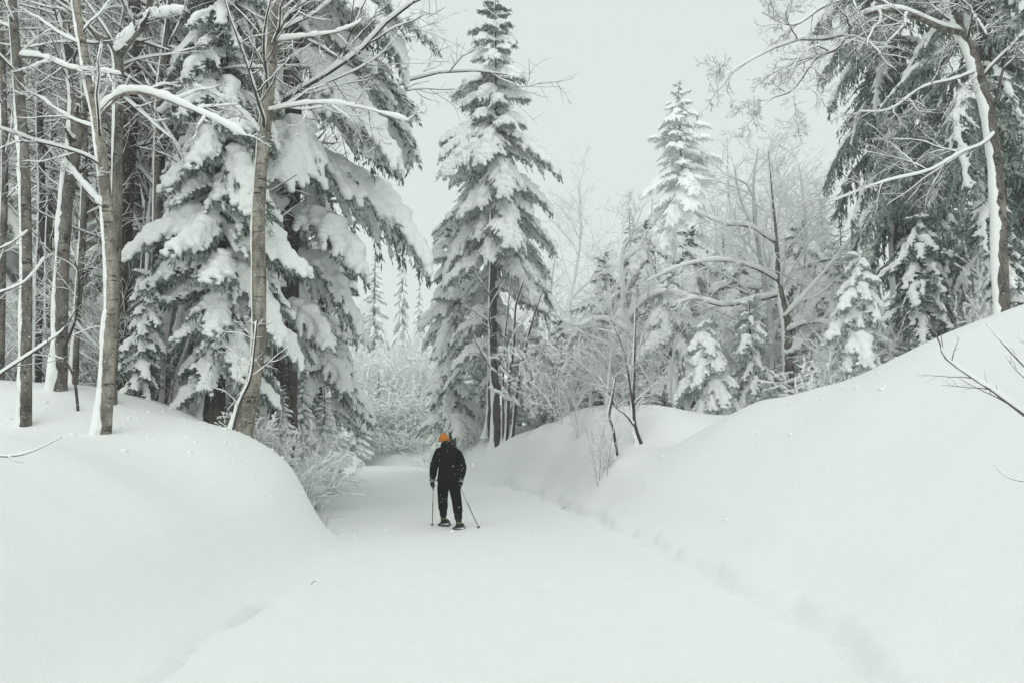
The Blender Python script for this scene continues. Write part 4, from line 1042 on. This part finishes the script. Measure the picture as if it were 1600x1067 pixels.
for s, k in (('l', -1), ('r', 1)):
    kn, an, to = np.array(J['kn' + s]), np.array(J['an' + s]), np.array(J['to' + s])
    garment('gaiter', [], [('a', 'b'), ('b', 'c')], dict(a=.084, b=.08, c=.07), M_GAIT, dict(a=tuple(an + (kn - an) * .62), b=tuple(an + (kn - an) * .3), c=tuple(an + (kn - an) * -.02)))
    heel = an + np.array((0, -.07, -.045))
    b = garment('boot', [], [('h', 'm'), ('m', 't'), ('h', 'u')], dict(h=(.055, .05), m=(.052, .045), t=(.05, .035), u=.062), M_BOOT,
            dict(h=tuple(heel), m=tuple(an * .5 + to * .5 + np.array((0, 0, -.03))), t=tuple(to), u=tuple(an + np.array((0, -.01, .05)))))
    mb = MB(); hh = heel + np.array((0, -.035, .02))
    for q in range(1):
        th_ = np.linspace(.2, math.pi - .2, 9); zz = hh[2] + .012 + .018 * q
        ring = np.stack((heel[0] + .060 * np.cos(th_), heel[1] + .045 - .068 * np.sin(th_) - .01 * q, np.full(9, zz)), -1)
        V, Q = tubes(ring[None], np.full((1, 9), .006), 6); mb.add(V, Q)
    link('boot_trim', mb.mesh('boot_trim', (M_LIME,)), b)
# beanie
hd = np.array(J['hea']); K, S = 12, 22
mb = MB(); V = []
for i in range(K):
    f = i / (K - 1); th_ = f * math.pi * .56
    for j in range(S):
        a = 2 * math.pi * j / S
        rb = math.sin(th_) * (1 + .02 * math.cos(a * 11))
        V.append((.093 * rb * math.cos(a), .105 * rb * math.sin(a), .125 * math.cos(th_)))
V = np.array(V); V[:, 2] += .0; tl = -.12
V = np.stack((V[:, 0] * math.cos(tl) + V[:, 2] * math.sin(tl), V[:, 1], -V[:, 0] * math.sin(tl) + V[:, 2] * math.cos(tl)), -1) + hd + np.array((0, -.005, .018))
i_ = np.array([(i * S + j, i * S + (j + 1) % S, (i + 1) * S + (j + 1) % S, (i + 1) * S + j) for i in range(K - 1) for j in range(S)])
mb.add(V, i_[:, ::-1])
hat = link('beanie', mb.mesh('beanie', (M_HAT,)), walker)
mb = MB(); rim = V.reshape(K, S, 3)[-1]; c0 = rim.mean(0); loop = np.vstack((rim, rim[:1]))
for q in range(3):
    V2, Q2 = tubes(((loop - c0) * (1.03) + c0 + np.array((0, 0, .014 * q)))[None], np.full((1, S + 1), .010), 6); mb.add(V2, Q2)
link('cuff', mb.mesh('beanie_cuff', (M_HAT,)), hat)
# face: nose, mouth, ears and eyes on the far side of the head
mb = MB()
for c, r in (((0, .095, -.01), .018), ((.078, .0, -.01), .02), ((-.078, .0, -.01), .02), ((0, .083, -.06), .016)):
    V2, T2 = balls([hd + np.array(c)], [r], 1.2); mb.add(V2, T=T2)
link('face', mb.mesh('face', (M_SKIN,)), walker)
mb = MB()
for sx in (-.032, .032):
    V2, T2 = balls([hd + np.array((sx, .083, .012))], [.011], 1); mb.add(V2, T=T2)
link('eyes', mb.mesh('eyes', (M_GLV,)), walker)
# gloves: palm, four fingers curled on the grip, thumb
def glove(w, h, side):
    w, h = np.array(w), np.array(h); ax_ = nrm(h - w); g = h + ax_ * .015
    pts = [tuple(w - ax_ * .01), tuple(h - ax_ * .01), tuple(g)]; ed = [(0, 1), (1, 2)]; rad = [.04, (.044, .032), (.042, .03)]
    for q, (dy, ln) in enumerate(((.030, .9), (.012, 1.0), (-.008, .95), (-.026, .8))):
        b0 = g + np.array((side * .012, dy, -.005)); k1 = b0 + np.array((-side * .002, .004, -.034 * ln)); k2 = k1 + np.array((-side * .026, .002, -.018 * ln)); k3 = k2 + np.array((-side * .020, 0, .016))
        n = len(pts); pts += [tuple(b0), tuple(k1), tuple(k2), tuple(k3)]; rad += [.013, .0125, .012, .011]; ed += [(2, n), (n, n + 1), (n + 1, n + 2), (n + 2, n + 3)]
    t0_ = h + np.array((-side * .02, .030, .0)); n = len(pts); pts += [tuple(t0_), tuple(t0_ + np.array((-side * .018, .018, -.025))), tuple(t0_ + np.array((-side * .02, .012, -.052)))]
    rad += [.015, .014, .012]; ed += [(1, n), (n, n + 1), (n + 1, n + 2)]
    gl = link('glove', skin_mesh('glove', pts, ed, rad, M_GLV, 1, 1), walker)
    mb = MB(); V2, Q2 = tubes(np.array((w - ax_ * .015, w + ax_ * .022))[None], np.full((1, 2), .058), 14); mb.add(V2, Q2)
    link('cuff', mb.mesh('glove_cuff', (M_CUF,)), gl)
    return g + np.array((-side * .022, .0, -.03))
gl_ = glove(J['wrl'], J['hal'], -1); gr_ = glove(J['wrr'], J['har'], 1)
# flakes settled on the jacket and trousers
rng = np.random.default_rng(8); dgj = []
for o in [c for c in walker.children if c.name.split('.')[0] in ('jacket', 'trousers', 'hood')]:
    me = o.data; nv = len(me.polygons)
    for k in rng.integers(0, nv, 70 if 'jacket' in o.name else 30):
        p = me.polygons[int(k)]
        if p.normal.y < .3: dgj.append(np.array(p.center) + np.array(p.normal) * .002)
mb = MB(); V2, T2 = balls(dgj, rng.uniform(.003, .008, len(dgj)), .8); mb.add(V2, T=T2)
tag(link('snow_flakes', mb.mesh('snow_flakes', (M_SNOW,)), walker), kind='stuff')
# snowshoes
def snowshoe(s, lab):
    an, to = np.array(J['an' + s]), np.array(J['to' + s]); c = (an + to) / 2; zf = max(-.005, c[2] - .095)
    root = thing('snowshoe', lab, 'snowshoe', tuple(W0 + np.array((c[0], c[1], zf))), 'pair of snowshoes')
    th_ = np.linspace(0, 2 * math.pi, 33)
    ol = np.stack((.112 * np.sin(th_) * (1 - .22 * np.cos(th_) * -1 * .6), -.30 * np.cos(th_) - .04, .06 * sstep(.12, .30, -.30 * np.cos(th_)) + .0 * th_), -1)
    V2, Q2 = tubes(ol[None], np.full((1, 33), .013), 8); mb = MB(); mb.add(V2, Q2)
    link('frame', mb.mesh('snowshoe_frame', (M_FRAME,)), root)
    inn = ol[:-1] * np.array((.95, .97, 1)); n = len(inn); mb = MB()
    Vd = np.vstack((inn + (0, 0, .004), inn - (0, 0, .004), [[0, -.04, .004]], [[0, -.04, -.004]]))
    T2 = [(i, (i + 1) % n, 2 * n) for i in range(n)] + [(n + (i + 1) % n, n + i, 2 * n + 1) for i in range(n)]
    mb.add(Vd, T=T2); link('deck', mb.mesh('snowshoe_deck', (M_DECK,)), root)
    mb = MB()
    for yy in (-.05, .06, .12):
        a_ = np.linspace(0, math.pi, 9); st = np.stack((.07 * np.cos(a_), np.full(9, yy), .008 + .075 * np.sin(a_)), -1)
        V2, Q2 = tubes(st[None], np.full((1, 9), .009), 6); mb.add(V2, Q2)
    link('strap', mb.mesh('snowshoe_strap', (M_FRAME,)), root)
    mb = MB(); V2, Q2 = tubes(np.array(((-.09, -.12, -.012), (.09, -.12, -.012)))[None], np.full((1, 2), .01), 6); mb.add(V2, Q2)
    link('crampon', mb.mesh('snowshoe_crampon', (M_STEEL,)), root)
    mb = MB(); rg = np.random.default_rng(4); C = np.stack((rg.uniform(-.07, .07, 16), rg.uniform(-.28, .1, 16), rg.uniform(.005, .012, 16)), -1)
    V2, T2 = balls(C, rg.uniform(.012, .03, 16), .5); mb.add(V2, T=T2); link('snow', mb.mesh('snowshoe_snow', (M_SNOW,)), root)
snowshoe('l', 'dark snowshoe on the walker\'s left foot, the one set further ahead')
snowshoe('r', 'dark snowshoe on the walker\'s right foot, the nearer one behind')
def pole(top, tip, lab):
    top, tip = np.array(top), np.array(tip); a = nrm(tip - top); L = np.linalg.norm(tip - top)
    root = thing('trekking_pole', lab, 'trekking pole', tuple(W0 + tip), 'pair of trekking poles')
    f = lambda s: top + a * s - tip
    def seg(nm, s0, s1, r0, r1, m, S=10):
        mb = MB(); k = np.linspace(0, 1, 6); V2, Q2 = tubes(np.array([f(s0 + (s1 - s0) * q) for q in k])[None], (r0 + (r1 - r0) * k)[None], S); mb.add(V2, Q2); return link(nm, mb.mesh(nm, (m,)), root)
    seg('grip', -.11, .06, .017, .014, M_GLV); seg('upper_shaft', .06, .06 + (L - .06) * .33, .0095, .009, M_STEEL); seg('lower_shaft', .06 + (L - .06) * .33, L - .07, .009, .007, M_POLE)
    seg('basket', L - .085, L - .07, .034, .03, M_POLE, 14); seg('tip', L - .07, L, .007, .003, M_STEEL)
def at_px(px, py, d): return P(px, py, d) - W0
tl_ = at_px(675.4, 818, 15.15); tl_[2] = -.03
tr_ = at_px(750.5, 823, 14.8); tr_[2] = -.03
pole(gl_, tl_, 'upright trekking pole in the walker\'s left hand'); pole(gr_, tr_, 'slanting trekking pole trailing from the walker\'s right hand')

# ------------------------------------------------------------------ falling snow and haze
rng = np.random.default_rng(77); nf = 6500
C = np.stack((rng.uniform(-1, 1, nf), rng.random(nf) ** .6, rng.uniform(-.3, .95, nf)), -1)
dd = 2.5 + 34 * C[:, 1]; C = np.stack((C[:, 0] * dd * .72, dd, EYE + C[:, 2] * dd * .62), -1)
oc = np.array(((1, 0, 0), (-1, 0, 0), (0, 1, 0), (0, -1, 0), (0, 0, 1), (0, 0, -1)), float); of = np.array(((0, 2, 4), (2, 1, 4), (1, 3, 4), (3, 0, 4), (2, 0, 5), (1, 2, 5), (3, 1, 5), (0, 3, 5)))
rr = rng.uniform(.0022, .0048, nf)
V = (C[:, None] + oc[None] * rr[:, None, None]).reshape(-1, 3); T = (of[None] + (np.arange(nf) * 6)[:, None, None]).reshape(-1, 3)
tag(link('falling_snow', make_mesh('falling_snow', V, None, T, (M_SNOW,), smooth=True)), 'fine snowflakes drifting through the air over the road', 'snow', kind='stuff')

mh = bpy.data.materials.new('haze'); mh.use_nodes = True; nt = mh.node_tree; nt.nodes.clear()
out = nt.nodes.new('ShaderNodeOutputMaterial'); pv = nt.nodes.new('ShaderNodeVolumePrincipled')
pv.inputs['Color'].default_value = (.97, .985, .975, 1); pv.inputs['Density'].default_value = HAZE; pv.inputs['Anisotropy'].default_value = .0
nt.links.new(pv.outputs[0], out.inputs['Volume'])
mb = MB(); x0, x1, y0, y1, z0, z1 = -92, 92, -32, 122, -2.0, 30.0
mb.add([(x0, y0, z0), (x1, y0, z0), (x1, y1, z0), (x0, y1, z0), (x0, y0, z1), (x1, y0, z1), (x1, y1, z1), (x0, y1, z1)], [(0, 3, 2, 1), (4, 5, 6, 7), (0, 1, 5, 4), (1, 2, 6, 5), (2, 3, 7, 6), (3, 0, 4, 7)])
hz = link('haze', mb.mesh('haze', (mh,), smooth=False)); tag(hz, 'thin pale winter haze', kind='stuff')
